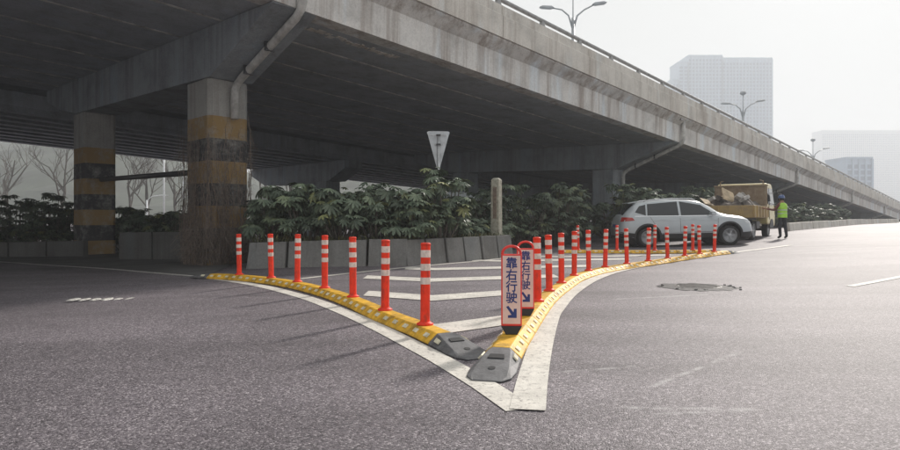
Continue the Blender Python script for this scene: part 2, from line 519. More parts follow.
def ribbon(name, path, width, lift, m):
    L, Rr = ribbon_pts(path, width, lift)
    mb = MB()
    for (a, b) in zip(L, Rr):
        mb.v.append((a[0], a[1], G(a[0]) + lift)); mb.v.append((b[0], b[1], G(b[0]) + lift))
    for i in range(len(L) - 1):
        mb.f.append((2 * i + 1, 2 * i + 3, 2 * i + 2, 2 * i)); mb.mi.append(0)
    o = mb.build(name, m)
    tag(o, kind='structure')
    return o
def sheet(name, poly, lift, m):
    mb = MB()
    mb.v = [(x, y, G(x) + lift) for x, y in poly]
    mb.f = [tuple(range(len(poly)))]; mb.mi = [0]
    o = mb.build(name, m)
    if o.data.polygons[0].normal.z < 0:
        o.data.flip_normals()
    tag(o, kind='structure')
    return o

# pavement apron under the viaduct, with the kerb line that edges it
edge_px = [(-60, 259), (0, 262), (43, 265), (120, 270), (205, 277)]
edge = resample([P(*p) for p in edge_px], 0.5)
ap = MB()
back = [(x - 4.0 - .1 * i * 0, y + 22) for i, (x, y) in enumerate(edge)]
for (x, y) in edge:
    ap.v.append((x, y + .14, G(x) + .012)); 
for (x, y) in edge:
    ap.v.append((x - 3.0, y + 14, G(x - 3.0) + .03))
n_ = len(edge)
for i in range(n_ - 1):
    ap.f.append((i, i + 1, n_ + i + 1, n_ + i)); ap.mi.append(0)
tag(ap.build('pavement', M['pavement']), kind='structure')
ribbon('edge_line', edge, .13, .006, M['faded_paint'])

# the V of white lines round the island
left_px = [(200, 277.5), (250, 284), (300, 296), (340, 310.5), (380, 328.5), (420, 349), (440, 359.5), (480, 383), (500, 396), (521, 410)]
right_px = [(527.5, 411), (533, 378), (541.5, 343), (550, 318), (554.5, 311), (571, 293.5), (594, 279.5), (620, 271), (657, 263.8), (704, 256), (735, 252.5), (790, 245.5)]
ribbon('edge_line', resample([P(*p) for p in left_px], .25), .185, .005, M['white_paint'])
ribbon('edge_line', resample([P(*p) for p in right_px], .25), .20, .009, M['white_paint'])
wallside_px = [(300, 279), (340, 274.5), (387, 269.5), (440, 264.5), (480, 261), (520, 256)]
ribbon('edge_line', resample([P(*p) for p in wallside_px], .3), .16, .005, M['white_paint'])
# chevron stripes inside the island: apex towards the camera, arms spreading back
def chevron(ax, ay, xl, sl_, xr, sr_, w):
    pts = [(xl, ay + (ax - xl) * sl_), (ax, ay), (xr, ay + (xr - ax) * sr_)]
    lo = [(x, y - w / 2) for x, y in pts]; hi = [(x, y + w / 2) for x, y in pts]
    mb = MB()
    seq = []
    for k in range(2):
        for t in np.linspace(0, 1, 7)[(1 if k else 0):]:
            a0, a1 = lo[k], lo[k + 1]; b0, b1 = hi[k], hi[k + 1]
            seq.append(((a0[0] + (a1[0] - a0[0]) * t, a0[1] + (a1[1] - a0[1]) * t), (b0[0] + (b1[0] - b0[0]) * t, b0[1] + (b1[1] - b0[1]) * t)))
    for a, b in seq:
        mb.v.append((a[0], a[1], G(a[0]) + .0075)); mb.v.append((b[0], b[1], G(b[0]) + .0075))
    for i in range(len(seq) - 1):
        mb.f.append((2 * i, 2 * i + 2, 2 * i + 3, 2 * i + 1)); mb.mi.append(0)
    tag(mb.build('chevron_stripe', M['white_paint']), kind='structure')
chevron(-.14, 5.72, -.20, .6, .68, .72, .56)
chevron(-.24, 7.98, -1.20, .60, 1.15, .52, .56)
chevron(-.32, 10.30, -1.55, .55, 1.95, .30, .58)
chevron(-.30, 12.55, -0.95, .40, 3.1, .22, .55)
chevron(1.2, 14.9, .55, .40, 4.6, .16, .5)
chevron(3.0, 16.5, 2.4, .3, 6.2, .10, .4)
# a lane mark at the right of the road
ribbon('lane_mark', resample([P(850, 286.5), P(925, 272)], .4), .13, .006, M['faded_paint'])
# remains of a transverse marking on the left: six worn lumps of thermoplastic
strip = empty('worn_rumble_strip', (P(108, 299.5)[0], P(108, 299.5)[1], G(P(108, 299.5)[0])), R(4), 'row of worn pale rumble bumps on the asphalt at the left', 'road marking')
rng = random.Random(5)
for k in range(7):
    mb = MB()
    x = -.47 + k * .155
    w, l = rng.uniform(.05, .068), rng.uniform(.12, .16)
    n = 9
    ring = []
    for q in range(n):
        a = 2 * math.pi * q / n
        r = rng.uniform(.8, 1.15)
        ring.append((x + w * r * math.cos(a), l * r * math.sin(a)))
    mb.v = [(a, b, .001) for a, b in ring] + [(x + (a - x) * .75, b * .75, .014) for a, b in ring]
    mb.f = [(i, (i + 1) % n, n + (i + 1) % n, n + i) for i in range(n)] + [tuple(range(n, 2 * n))]
    mb.mi = [0] * len(mb.f)
    mb.build('bump', M['faded_paint'], strip)
# manhole sunk into the right lane, with its broken tar collar
mx, my = P(698, 287)
mh = empty('manhole', (mx, my, G(mx)), 0, 'dark sunken round manhole in the right lane', 'manhole')
M['tar'] = mat('tar_patch', (.045, .043, .044), .75, 0, .6, 9, bump=.8, bscale=25)
M['iron'] = mat('cast_iron', (.06, .057, .055), .55, .4, .4, 14, bump=.4, bscale=30)
mb = MB(); rng = random.Random(3); n = 40
outer = [(.56 * (1 + rng.uniform(-.14, .16)) * math.cos(2 * math.pi * k / n), .52 * (1 + rng.uniform(-.14, .16)) * math.sin(2 * math.pi * k / n)) for k in range(n)]
inner = [(.345 * math.cos(2 * math.pi * k / n), .345 * math.sin(2 * math.pi * k / n)) for k in range(n)]
mb.v = [(a, b, .004) for a, b in outer] + [(a, b, .013) for a, b in inner]
mb.f = [(i, (i + 1) % n, n + (i + 1) % n, n + i) for i in range(n)]; mb.mi = [0] * n
mb.build('tar_collar', M['tar'], mh)
MB().lathe([(.345, .003), (.345, .016), (.315, .018), (.315, .008)], 40).build('iron_ring', M['iron'], mh)
mb = MB().lathe([(.31, .002), (.31, .010), (.30, .012)], 40)
for k in range(-4, 5):
    h = math.sqrt(max(0, .27 ** 2 - (k * .06) ** 2))
    mb.box(-h, h, k * .06 - .012, k * .06 + .012, .012, .018)
mb.build('cover', M['iron'], mh)
mb = MB()
for k in range(16):
    a, r = rng.uniform(0, 6.28), rng.uniform(.40, .62)
    s_ = rng.uniform(.008, .02)
    mb.box(r * math.cos(a) - s_, r * math.cos(a) + s_, r * math.sin(a) - s_, r * math.sin(a) + s_, .004, .006 + s_)
tag(mb.build('rubble_bits', M['wall'], mh), kind='stuff')

# ------------------------------------------------------------------ viaducts
DX, DY = .682, .731                        # plan direction of the viaduct
VO = (-6.15, 15.3)                         # near corner of the first pier
SL = -.0483
def VW(s, t):                              # viaduct frame -> plan
    return VO[0] + DX * s + DY * t, VO[1] + DY * s - DX * t
def Bz(s): return 5.84 + SL * s            # underside of the edge beam
TE = 3.15                                  # outer face of the edge beam
def Sz(s, t): return Bz(s) + .035 * (TE - t)
ang = math.atan2(DY, DX)
via = empty('road_viaduct', (VO[0], VO[1], 0), ang, 'long weathered concrete viaduct sloping down to the right across the scene', 'viaduct')
S0, S1 = -34.0, 112.0
def V(s, t, z): return (s, -t, z)
# edge beam with the stained outer face
def longi(name, prof, m, s0, s1, zf=Bz, parent=via, bevel=0):
    """extrude a (t, dz) profile along the viaduct"""
    return MB().prism(prof, lambda t, z: V(s0, t, zf(s0) + z), lambda t, z: V(s1, t, zf(s1) + z)).build(name, m, parent, bevel=bevel, fixn=True)
SP = 21.5
cuts = [S0] + [k * SP + .55 for k in range(-1, 7)] + [S1]
cuts = [c for c in cuts if S0 <= c <= S1]
for a, b in zip(cuts[:-1], cuts[1:]):
    longi('edge_beam', [(TE - .5, 0), (TE, 0), (TE + .02, .82), (TE - .5, .82)], M['fascia'], a + .012, b - .012)
# cantilever slab with sloping underside, then parapet panels
longi('slab_edge', [(TE - .5, .825), (TE + .015, .825), (TE + .33, 1.10), (TE + .33, 1.20), (TE - .5, 1.20)], M['fascia'], S0, S1)
ln = 5.2
k = 0
s = S0
while s < S1 - .1:
    e = min(S1, s + ln)
    longi('parapet_panel', [(TE + .02, 1.203), (TE + .40, 1.15), (TE + .41, 1.82), (TE + .36, 1.86), (TE + .36, 2.15), (TE + .31, 2.18), (TE + .04, 2.18), (TE - .02, 1.86)], M['parapet'], s + .010, e - .010)
    s = e
# handrail on cast posts
MB().tube([V(S0, TE + .2, Bz(S0) + 2.40), V(S1, TE + .2, Bz(S1) + 2.40)], .07, 10).build('handrail', M['rail'], via, smooth=True)
pm = MB().prism([(-.12, 0), (.12, 0), (.08, .14), (.045, .26), (-.045, .26), (-.08, .14)], lambda a, z: (a, -.055, z), lambda a, z: (a, .055, z)).mesh('rail_post', M['rail'])
s = S0 + .8
while s < S1:
    o = link('rail_post', pm, via)
    o.location = V(s, TE + .2, Bz(s) + 2.175)
    s += 2.4
# box girders side by side, joints left open
tj = [TE - .51, .75, -1.6, -3.95, -6.3, -8.65, -11.0, -13.3, -15.0]
for a, b in zip(tj[:-1], tj[1:]):
    t0, t1 = a - .02, b + .02
    for c0, c1 in zip(cuts[:-1], cuts[1:]):
        mb = MB()
        p = []
        for ss in (c0 + .015, c1 - .015):
            zb0, zb1 = Sz(ss, t0), Sz(ss, t1)
            p.append([V(ss, t0, zb0 + .04), V(ss, t0 - .05, zb0), V(ss, t1 + .05, zb1), V(ss, t1, zb1 + .04), V(ss, t1, zb1 + .62), V(ss, t0, zb0 + .62)])
        mb.v = p[0] + p[1]
        mb.f = [(5, 4, 3, 2, 1, 0), (6, 7, 8, 9, 10, 11)] + [(i, (i + 1) % 6, 6 + (i + 1) % 6, 6 + i) for i in range(6)]
        mb.mi = [0] * 8
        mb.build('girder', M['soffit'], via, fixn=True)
# deck slab and inner parapet
def deckz(ss, t): return Sz(ss, t) + .37
mb = MB()
mb.hexa([V(S0, TE - .01, deckz(S0, TE) + .84), V(S1, TE - .01, deckz(S1, TE) + .84), V(S1, -15.3, deckz(S1, -15.3) + .3), V(S0, -15.3, deckz(S0, -15.3) + .3),
         V(S0, TE - .01, deckz(S0, TE) + 1.04), V(S1, TE - .01, deckz(S1, TE) + 1.04), V(S1, -15.3, deckz(S1, -15.3) + .5), V(S0, -15.3, deckz(S0, -15.3) + .5)])
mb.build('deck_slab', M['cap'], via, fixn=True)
longi('inner_parapet', [(-15.0, 1.55), (-15.28, 1.55), (-15.28, 2.6), (-15.0, 2.6)], M['parapet'], S0, S1)
# cross heads, piers and drain pipes at every support
def pipe_elbow(pts, r): return pts
for k in range(-1, 6):
    s0 = k * SP
    gz = [G(VW(s0, t)[0]) for t in (-.7, -10.1)]
    sa, sb = s0 - .04, s0 + 1.14
    def capz(t): return Sz(s0, t) - 1.29
    prof = [(TE - .02, Bz(s0) - .04), (.12, max(capz(.1), .3)), (-11.0, capz(-11)), (-13.2, capz(-13) + .35), (-15.0, Sz(s0, -15) - .45), (-15.0, Sz(s0, -15) - .012), (TE - .02, Sz(s0, TE) - .012)]
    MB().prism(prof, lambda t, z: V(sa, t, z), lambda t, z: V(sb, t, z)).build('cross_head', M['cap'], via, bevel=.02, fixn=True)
    for t_c, t_w in ((0.0, 1.35), (-10.1, 1.35)):
        ta, tb = t_c - t_w, t_c + .0
        x, y = VW(s0 + .55, (ta + tb) / 2)
        zt = max(capz(tb), .6) - .003
        ch = .10
        def ring(z):
            a0, a1 = s0 + .0, s0 + 1.10
            return [V(a0 + ch, ta, z), V(a1 - ch, ta, z), V(a1, ta + ch, z), V(a1, tb - ch, z), V(a1 - ch, tb, z), V(a0 + ch, tb, z), V(a0, tb - ch, z), V(a0, ta + ch, z)]
        mb = MB(); r0, r1 = ring(G(x) - .2), ring(zt)
        mb.v = r0 + r1
        mb.f = [tuple(range(8))[::-1], tuple(range(8, 16))] + [(i, (i + 1) % 8, 8 + (i + 1) % 8, 8 + i) for i in range(8)]
        mb.mi = [0] * 10
        mb.build('pier', M['pier'] if k < 1 else M['cap'], via, fixn=True)
    # drain pipe: down the edge beam, along the cross head, down the pier
    zt = max(capz(.1), .3)
    top = Bz(s0) + 1.0
    pe = s0 + .62
    def under(t): return zt + (Bz(s0) - zt) * (t - .12) / (TE - .14) - .15
    run = [V(pe, TE + .16, top), V(pe, TE + .16, Bz(s0) + .10), V(pe, TE + .08, Bz(s0) - .06), V(pe, TE - .12, Bz(s0) - .20), V(pe, 2.6, under(2.6)), V(pe, .45, under(.45)), V(pe, .22, zt - .16), V(pe, .15, zt - .32)]
    if k == 0:
        run += [V(pe, .15, zt - 1.0)]
    else:
        run += [V(pe, .15, G(VW(pe, .15)[0]) + .1)]
    MB().tube(run, .10, 10).build('drain_pipe', M['pipe'], via, smooth=True)
    for q in (.33, .8):
        tq = 2.6 + (.45 - 2.6) * q; zq = under(tq)
        MB().box(pe - .13, pe + .12, -tq - .03, -tq + .03, zq - .11, zq + .11).build('pipe_bracket', M['darksteel'], via)
    MB().box(pe - .45 - .15, pe - .45 + .15, -TE - .30, -TE - .05, top - .02, top + .16).build('drain_outlet', M['rail'], via)
# spalled concrete along the first girder joint
mb = MB(); rng = random.Random(11)
s = .8
for q in range(34):
    l = rng.uniform(.06, .22); w = rng.uniform(.03, .11)
    tt = 2.15 + rng.uniform(-.10, .10)
    z = Sz(s, tt)
    mb.box(s, s + l, -tt - w, -tt + w, z - rng.uniform(.012, .03), z + .01)
    s += l * .8
tag(mb.build('spalled_patch', M['parapet'], via), kind='stuff')

# pale mortar squeezed out of the joints between the girders
M['mortar'] = mat('pale_joint_mortar', (.50, .50, .48), .9, 0, .4, 3)
for tt in tj[1:-1]:
    MB().prism([(tt - .035, -.012), (tt + .035, -.012), (tt + .03, .05), (tt - .03, .05)], lambda t, z: V(S0, t, Sz(S0, tt) + z), lambda t, z: V(S1, t, Sz(S1, tt) + z)).build('joint_seam', M['mortar'], via, fixn=True)
# parallel viaduct behind, on slender girders
via2 = empty('road_viaduct', (VO[0], VO[1], 0), ang, 'dark far viaduct on ribbed girders seen beneath the near one', 'viaduct')
def B2(s): return 5.65 + SL * .9 * s
for q in range(9):
    t = -17.0 - q * 1.45
    longi('girder', [(t - .28, .02), (t + .28, .02), (t + .12, .3), (t + .16, .92), (t - .16, .92), (t - .12, .3)], M['soffit'], S0, S1, B2, via2)
longi('deck_slab', [(-15.4, .93), (-29.6, .93), (-29.6, 1.15), (-15.4, 1.15)], M['cap'], S0, S1, B2, via2)
for t in (-15.45, -29.4):
    longi('parapet', [(t, 1.16), (t - .2, 1.16), (t - .2, 2.1), (t, 2.1)], M['parapet'], S0, S1, B2, via2)
for k in range(-1, 5):
    s0 = k * 22.0 - 5.0
    MB().prism([(-16.8, B2(s0) - .5), (-18.6, B2(s0) - 1.3), (-27.0, B2(s0) - 1.3), (-29, B2(s0) - .5), (-29, B2(s0)), (-16.8, B2(s0))],
               lambda t, z: V(s0, t, z), lambda t, z: V(s0 + 1.4, t, z)).build('cross_head', M['cap'], via2, bevel=.02, fixn=True)
    for t in (-20.6,):
        MB().box(s0 + .1, s0 + 1.3, -t - 1.5, -t + 1.5, -.6, B2(s0) - 1.303).build('pier', M['cap'], via2, bevel=.05)
# pipe beam spanning between the first two piers
ba, bb = VW(.55, -1.36), VW(.55, -10.0)
hb = MB().tube([(ba[0], ba[1], 2.36), (bb[0], bb[1], 2.52)], .085, 10)
hb.tube([(ba[0] + .0, ba[1], 2.36), (ba[0] + (ba[0] - bb[0]) * .004, ba[1] + (ba[1] - bb[1]) * .004, 2.36)], .13, 10)
tag(hb.build('pipe_beam', M['darksteel'], smooth=True), 'dark horizontal pipe spanning between the two banded piers', 'pipe')

# ------------------------------------------------------------------ street lamps on the viaduct
def street_lamp(px, Y, arm_y, ball_y, label):
    x = D(px, Y)
    # foot on the deck below
    s_ = (x - VO[0]) * DX + (Y - VO[1]) * DY
    t_ = (x - VO[0]) * DY - (Y - VO[1]) * DX
    zf = deckz(s_, t_) + .2
    za = CAMH + (HY - arm_y) / F * Y
    zb = CAMH + (HY - ball_y) / F * Y
    e = empty('street_lamp', (x, Y, zf), 0, label, 'street lamp', 'lamps on the viaduct')
    h = za - zf
    MB().tube([(0, 0, 0), (0, 0, h * .5), (0, 0, h - .6)], [.15, .12, .10], 10).tube([(0, 0, h - .6), (0, 0, zb - zf)], .035, 8).build('pole', M['lampgrey'], e, smooth=True)
    for sgn, up in ((-1, .15), (1, .55)):
        MB().tube([(0, 0, h - 1.4), (sgn * .28, 0, h - .45), (sgn * .75, 0, h - .05), (sgn * 1.5, 0, h + up * .6)], [.07, .06, .05, .045], 8).build('arm', M['lampgrey'], e, smooth=True)
        mb = MB()
        mb.prism([(0, -.02), (.25, -.09), (.85, -.07), (1.0, .0), (.8, .09), (.2, .09)], lambda a, z: (sgn * (1.25 + a), -.16, h + up * .55 + z + a * .2 * up), lambda a, z: (sgn * (1.25 + a), .16, h + up * .55 + z + a * .2 * up))
        mb.build('lamp_head', M['lampgrey'], e, bevel=.03, fixn=True)
    MB().lathe([(.04, zb - zf - .25), (.26, zb - zf - .12), (.3, zb - zf), (.24, zb - zf + .14), (.05, zb - zf + .2)], 12).build('beacon', M['lampgrey'], e, smooth=True)
    return e
street_lamp(573, 40.0, 9, -22, 'double armed grey street lamp nearest the camera on the viaduct')
street_lamp(743, 60.0, 104.5, 93, 'double armed street lamp in front of the tower block')
street_lamp(813, 81.0, 151, 140, 'double armed street lamp farthest off, right of the tower block')

# ------------------------------------------------------------------ planter wall of concrete panels
def panel_wall(name, pts, spacing, h, thick, batter, label, m=M['wall'], cap=None):
    e = empty(name, (pts[0][0], pts[0][1], G(pts[0][0])), 0, label, 'wall')
    ox, oy, oz = e.location
    rr = random.Random(len(label))
    for i in range(len(pts) - 1):
        a, b = Vector(pts[i]), Vector(pts[i + 1])
        L = (b - a).length
        n = max(1, round(L / spacing[i]))
        t = (b - a) / L
        nr = Vector((-t.y, t.x))           # back side (away from the camera)
        for k in range(n):
            p0 = a + t * (L * k / n + .03); p1 = a + t * (L * (k + 1) / n - .03)
            off = rr.uniform(-.02, .02); hh = h + rr.uniform(-.015, .015)
            mb = MB()
            q = []
            for z, back0, back1 in ((0, 0, thick + batter), (1, batter, thick + batter)):
                for p, bk in ((p0, back0), (p1, back0), (p1, back1), (p0, back1)):
                    w = p + nr * (bk + off)
                    q.append((w.x - ox, w.y - oy, (G(p.x) - oz - .03) if z == 0 else (G(p.x) - oz + hh)))
            mb.hexa(q)
            mb.build('panel', m, e, bevel=.012, fixn=True)
    return e
WA = (D(246, 13.7), 13.7); WB = (-.95, 13.45); WC = (1.75, 16.35)
pw = panel_wall('planter_wall', [(WA[0] - .3, 16.4), (WA[0], WA[1]), WB, WC, (1.1, 18.6)], [1.0, .9, .62, .8], .60, .14, .10, 'low wall of tilted grey concrete panels in front of the leafy shrubs')
far_wall = panel_wall('kerb_wall', [VW(27, 6.8), VW(70, 6.6)], [2.5], .40, .22, .05, 'long low pale concrete wall along the far road edge at the right', M['parapet'])
lw = panel_wall('block_wall', [(D(118, 19.2), 19.2), (D(187, 18.6), 18.6)], [1.4], .86, .3, .0, 'dark concrete block wall between the two banded piers', M['darkwall'])
lw2 = panel_wall('block_wall', [(D(-30, 21.5), 21.5), (D(84, 21.5), 21.5)], [1.5], .55, .3, .0, 'low dark concrete wall left of the far banded pier', M['darkwall'])
# soil bed inside the planter
mb = MB()
bed = [(WA[0] + .1, 14.0), (WB[0], 13.75), (WC[0] - .15, 16.5), (1.0, 18.4), (WA[0] - .1, 18.4)]
mb.v = [(x, y, .50) for x, y in bed] + [(x, y, G(x) - .05) for x, y in bed]
n = len(bed)
mb.f = [tuple(range(n))] + [(i, n + i, n + (i + 1) % n, (i + 1) % n) for i in range(n)]; mb.mi = [0] * (n + 1)
tag(mb.build('planter_soil', M['soil'], fixn=True), kind='structure')

# ------------------------------------------------------------------ shrubs
def leaf_mesh(seed, m, lobes=8, simple=False):
    rr = random.Random(seed)
    mb = MB()
    v = [(0, 0, 0.05)]
    n = lobes
    a0, a1 = R(-145), R(145)
    rim = []
    for i in range(n):
        a = a0 + (a1 - a0) * (i + .5) / n
        L = (.72 + .34 * math.cos(a * .55)) * rr.uniform(.9, 1.1)
        dw = (a1 - a0) / n * .36
        av = a - (a1 - a0) / n * .5
        rim.append((av, .44))
        rim.append((a - dw * .95, L * .72))
        rim.append((a, L))
        rim.append((a + dw * .95, L * .72))
    rim.append((a1, .30))
    for (a, r) in rim:
        x, y = r * math.cos(a), r * math.sin(a)
        mid = math.cos((a - a0) / (a1 - a0) * n * 2 * math.pi)
        v.append((x, y, -.34 * r * r + .03 * rr.uniform(-1, 1)))
    f = [(0, i, i + 1) for i in range(1, len(v) - 1)]
    # leaf stalk
    b = len(v)
    v += [(-.02, -.012, .04), (-.02, .012, .04), (-.75, .010, -.35), (-.75, -.010, -.35)]
    f.append((b, b + 1, b + 2, b + 3))
    mb.add(v, f)
    return mb.mesh('leaf', m)
LEAVES = [leaf_mesh(i, M['leaf'], 7 + i % 3) for i in range(5)]
LEAFV = [(np.array([v.co[:] for v in me.vertices]), [tuple(p.vertices) for p in me.polygons]) for me in LEAVES]
def rosette_leaves(rr, tip, n, size, lean):
    out = []
    for i in range(n):
        az = 2 * math.pi * (i * .382 + rr.random() * .12)
        tilt = rr.uniform(.30, 1.45) if i > 2 else rr.uniform(-.1, .6)
        reach = size * rr.uniform(.75, 1.35)
        pos = Vector(tip) + Vector((math.cos(az) * math.cos(tilt * .6), math.sin(az) * math.cos(tilt * .6), .35 - tilt * .55)) * reach
        e = Euler((rr.uniform(-.35, .35), tilt * .85, az), 'XYZ')
        out.append((pos, e, size * rr.uniform(.55, 1.2)))
    return out
def shrub(x, y, z0, h, rad, stems, per, size, seed, label, singles, group, elev=None, m=M['leaf'], front=(0, -1)):
    rr = random.Random(seed)
    e = empty('fatsia_shrub', (x, y, z0), 0, label, 'shrub', group)
    st = MB(); lv = []
    for i in range(stems):
        az = rr.uniform(0, 6.28); r = rad * math.sqrt(rr.random())
        hh = h * rr.uniform(.30, 1.0) * (1 - .28 * (r / rad) ** 2)
        tip = (r * math.cos(az), r * math.sin(az), hh)
        b = (tip[0] * .35, tip[1] * .35, 0)
        mid = (tip[0] * .75, tip[1] * .75, hh * .45)
        st.tube([b, mid, tip], [.022, .018, .012], 5, False)
        lv += rosette_leaves(rr, tip, per, size, 0)
        if hh > .8:
            lv += rosette_leaves(rr, (mid[0] * 1.05, mid[1] * 1.05, mid[2] + .1), max(3, per // 2), size, 0)
    lv = [l for l in lv if l[0].z > -.1]
    st.build('stems', M['bark'], e)
    lv.sort(key=lambda l: l[0].y * .8 - l[0].z * .3 + rr.uniform(-.25, .25))
    for pos, eu, sc in lv[:singles]:
        o = link('leaf', LEAVES[rr.randrange(5)], e)
        o.location = pos; o.rotation_euler = eu; o.scale = (sc, sc, sc)
    if lv[singles:]:
        mb = MB()
        for pos, eu, sc in lv[singles:]:
            vv, ff = LEAFV[rr.randrange(5)]
            mtx = np.array(eu.to_matrix()) * sc
            mb.add((vv @ mtx.T + np.array(pos)).tolist(), ff)
        f = mb.build('foliage', m, e)
        f['kind'] = 'stuff'
    return e
grp = 'fatsia shrubs in the planter'
front = [(-4.25, 14.6, 1.35, 'leafy shrub at the planter end next to the vine covered pier'),
         (-3.35, 14.35, 1.45, 'broad shrub behind the second and third posts of the left kerb'),
         (-2.55, 14.25, 1.4, 'lower drooping shrub behind the fourth post of the left kerb'),
         (-1.75, 14.3, 1.5, 'shrub behind the fifth and sixth posts of the left kerb'),
         (-.95, 14.35, 1.35, 'shrub left of the triangular sign post'),
         (-.22, 14.9, 1.85, 'tallest pale leaved shrub under the back of the triangular sign')]
for i, (x, y, h, lab) in enumerate(front):
    shrub(x, y, .48, h, .68, 26, 9, .20, 40 + i, lab, 150, grp)
backs = [(-4.6, 16.2, 1.2, 'dark shrub behind the planter end by the vine covered pier'),
         (-3.0, 16.0, 1.3, 'dark shrub in the second row left of the middle of the planter'),
         (-1.5, 16.2, 1.25, 'dark shrub in the second row right of the middle of the planter'),
         (.45, 17.3, .55, 'low dark shrub at the foot of the stone marker post'),
         (1.1, 18.1, .6, 'low dark shrub behind the stone marker post')]
for i, (x, y, h, lab) in enumerate(backs):
    shrub(x, y, .45, h, .85, 24, 9, .20, 60 + i, lab, 40, 'shrubs in the second row of the planter')
# hedge that goes on along the viaduct, behind the car and the truck
hs_ = 8.6
k = 0
names = ['dark shrub of the hedge directly behind the stone marker post', 'dark shrub in the hedge next to the right of the stone marker post', 'dark shrub in the hedge above the first posts right of the signs',
         'dark bushy shrub in the hedge above the middle posts of the right kerb', 'shrub of the hedge touching the tail of the white car', 'shrub in the hedge just above the rear window of the white car',
         'shrub in the hedge above the rear door of the white car', 'shrub in the hedge above the middle of the white car roof', 'shrub in the hedge above the front of the white car roof', 'shrub in the hedge between the car windscreen and the truck load']
spots = []
while hs_ < 56:
    spots.append(hs_)
    hs_ += 1.75 if hs_ < 34 else 2.6
for i, s_ in enumerate(spots):
    rr = random.Random(900 + i)
    t_ = (2.3 if s_ < 15 else 3.5) + rr.uniform(-.25, .25)
    x, y = VW(s_, t_)
    lab = names[i] if i < len(names) else 'dark shrub in the far hedge behind and right of the yellow truck'
    hh = (2.35 + rr.uniform(-.15, .35)) if s_ < 30 else 1.7
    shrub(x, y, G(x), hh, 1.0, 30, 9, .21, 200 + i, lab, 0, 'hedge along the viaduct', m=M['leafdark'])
for i, s_ in enumerate(np.arange(11, 40, 3.1)):
    x, y = VW(s_, 0.3)
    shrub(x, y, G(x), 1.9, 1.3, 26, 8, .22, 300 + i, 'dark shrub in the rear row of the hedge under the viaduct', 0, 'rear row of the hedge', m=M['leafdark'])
# dark bushes behind the left piers
for i, (px, Y, h) in enumerate([(-25, 24, 2.5), (15, 25, 2.4), (52, 24.5, 2.45), (74, 26, 2.3), (128, 24, 1.9), (142, 23.5, 1.75), (158, 24.5, 1.4), (172, 23.5, 1.7), (186, 24.5, 1.6)]):
    labs = ['dark bush outside the left edge of the far pier bed', 'dark bush in the bed far left of the banded piers', 'dark bush seen left of the far banded pier', 'dark bush touching the left side of the far banded pier',
            'dark bush just right of the far banded pier', 'dark bush between the piers, second from the far pier', 'low dark bush in the middle between the piers', 'dark bush between the piers, second from the vine covered pier', 'dark bush just left of the vine covered pier']
    x = D(px, Y)
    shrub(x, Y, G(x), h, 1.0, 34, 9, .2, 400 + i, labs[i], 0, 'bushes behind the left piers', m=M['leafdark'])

# weeds and low ground cover along the top of the planter wall
M['weed'] = leaf_material('weed_leaf', (.075, .085, .045), (.15, .15, .08), 3.0)
mb = MB(); rr = random.Random(55)
for a, b, n in ((WA, WB, 420), (WB, WC, 460)):
    a, b = Vector(a), Vector(b)
    t = (b - a).normalized(); nr = Vector((-t.y, t.x))
    for k in range(n):
        p = a.lerp(b, rr.random()) + nr * rr.uniform(.22, .62)
        h = rr.uniform(.05, .20) * (1.4 if rr.random() < .12 else 1)
        d = Vector((rr.uniform(-1, 1), rr.uniform(-1, 1))) * h * .7
        w = Vector((-d.y, d.x)).normalized() * rr.uniform(.006, .02)
        z = .50
        mb.add([(p.x - w.x, p.y - w.y, z), (p.x + w.x, p.y + w.y, z), (p.x + d.x * .5 + w.x * 1.4, p.y + d.y * .5 + w.y * 1.4, z + h * .7), (p.x + d.x, p.y + d.y, z + h), (p.x + d.x * .5 - w.x * 1.4, p.y + d.y * .5 - w.y * 1.4, z + h * .7)], [(0, 1, 2, 4), (4, 2, 3)])
tag(mb.build('ground_cover', M['weed']), 'short weeds and grass along the top of the planter wall', 'weeds', kind='stuff')
# dry climbing vine on the first pier
vx, vy = VW(.5, -.65)
vine = empty('dry_vine', (vx, vy, G(vx)), ang, 'bare brown climbing vine covering the nearest banded pier', 'vine')
rr = random.Random(77)
mb = MB(); tw = MB()
faces = [((-.52, .62), (.55, .62), (0, 1)), ((-.52, -.70), (.55, -.70), (0, -1)), ((-.54, -.68), (-.54, .66), (-1, 0))]
for i in range(170):
    fc = rr.choices(faces, (.0, 1.0, .75))[0]
    u = rr.random()
    bx, by = fc[0][0] + (fc[1][0] - fc[0][0]) * u, fc[0][1] + (fc[1][1] - fc[0][1]) * u
    nx_, ny_ = fc[2]
    hmax = rr.choice((1.4, 2.2, 3.2, 3.8, 4.1)) * rr.uniform(.7, 1.0)
    z = 0; pts = []
    drift = rr.uniform(-.05, .05)
    off = rr.uniform(.02, .09)
    while z < hmax:
        pts.append((bx + nx_ * off, by + ny_ * off, z))
        z += rr.uniform(.14, .26)
        d_ = drift + rr.uniform(-.055, .055)
        if ny_: bx = min(.6, max(-.58, bx + d_))
        else: by = min(.68, max(-.72, by + d_))
        off = min(.17, max(.012, off + rr.uniform(-.03, .03)))
    if len(pts) < 3: continue
    r0 = rr.uniform(.005, .012)
    mb.tube(pts, [r0 * (1 - .6 * q / len(pts)) for q in range(len(pts))], 4, False)
    for q in range(1, len(pts) - 1):
        for _ in range(1):
            p = Vector(pts[q])
            dvec = Vector((nx_ * rr.uniform(.2, 1) + rr.uniform(-.7, .7), ny_ * rr.uniform(.2, 1) + rr.uniform(-.7, .7), rr.uniform(-1.0, .35))) * rr.uniform(.08, .26)
            tw.tube([p, p + dvec * .55 + Vector((0, 0, .03)), p + dvec + Vector((0, 0, -.05))], [.004, .0035, .002], 3, False)
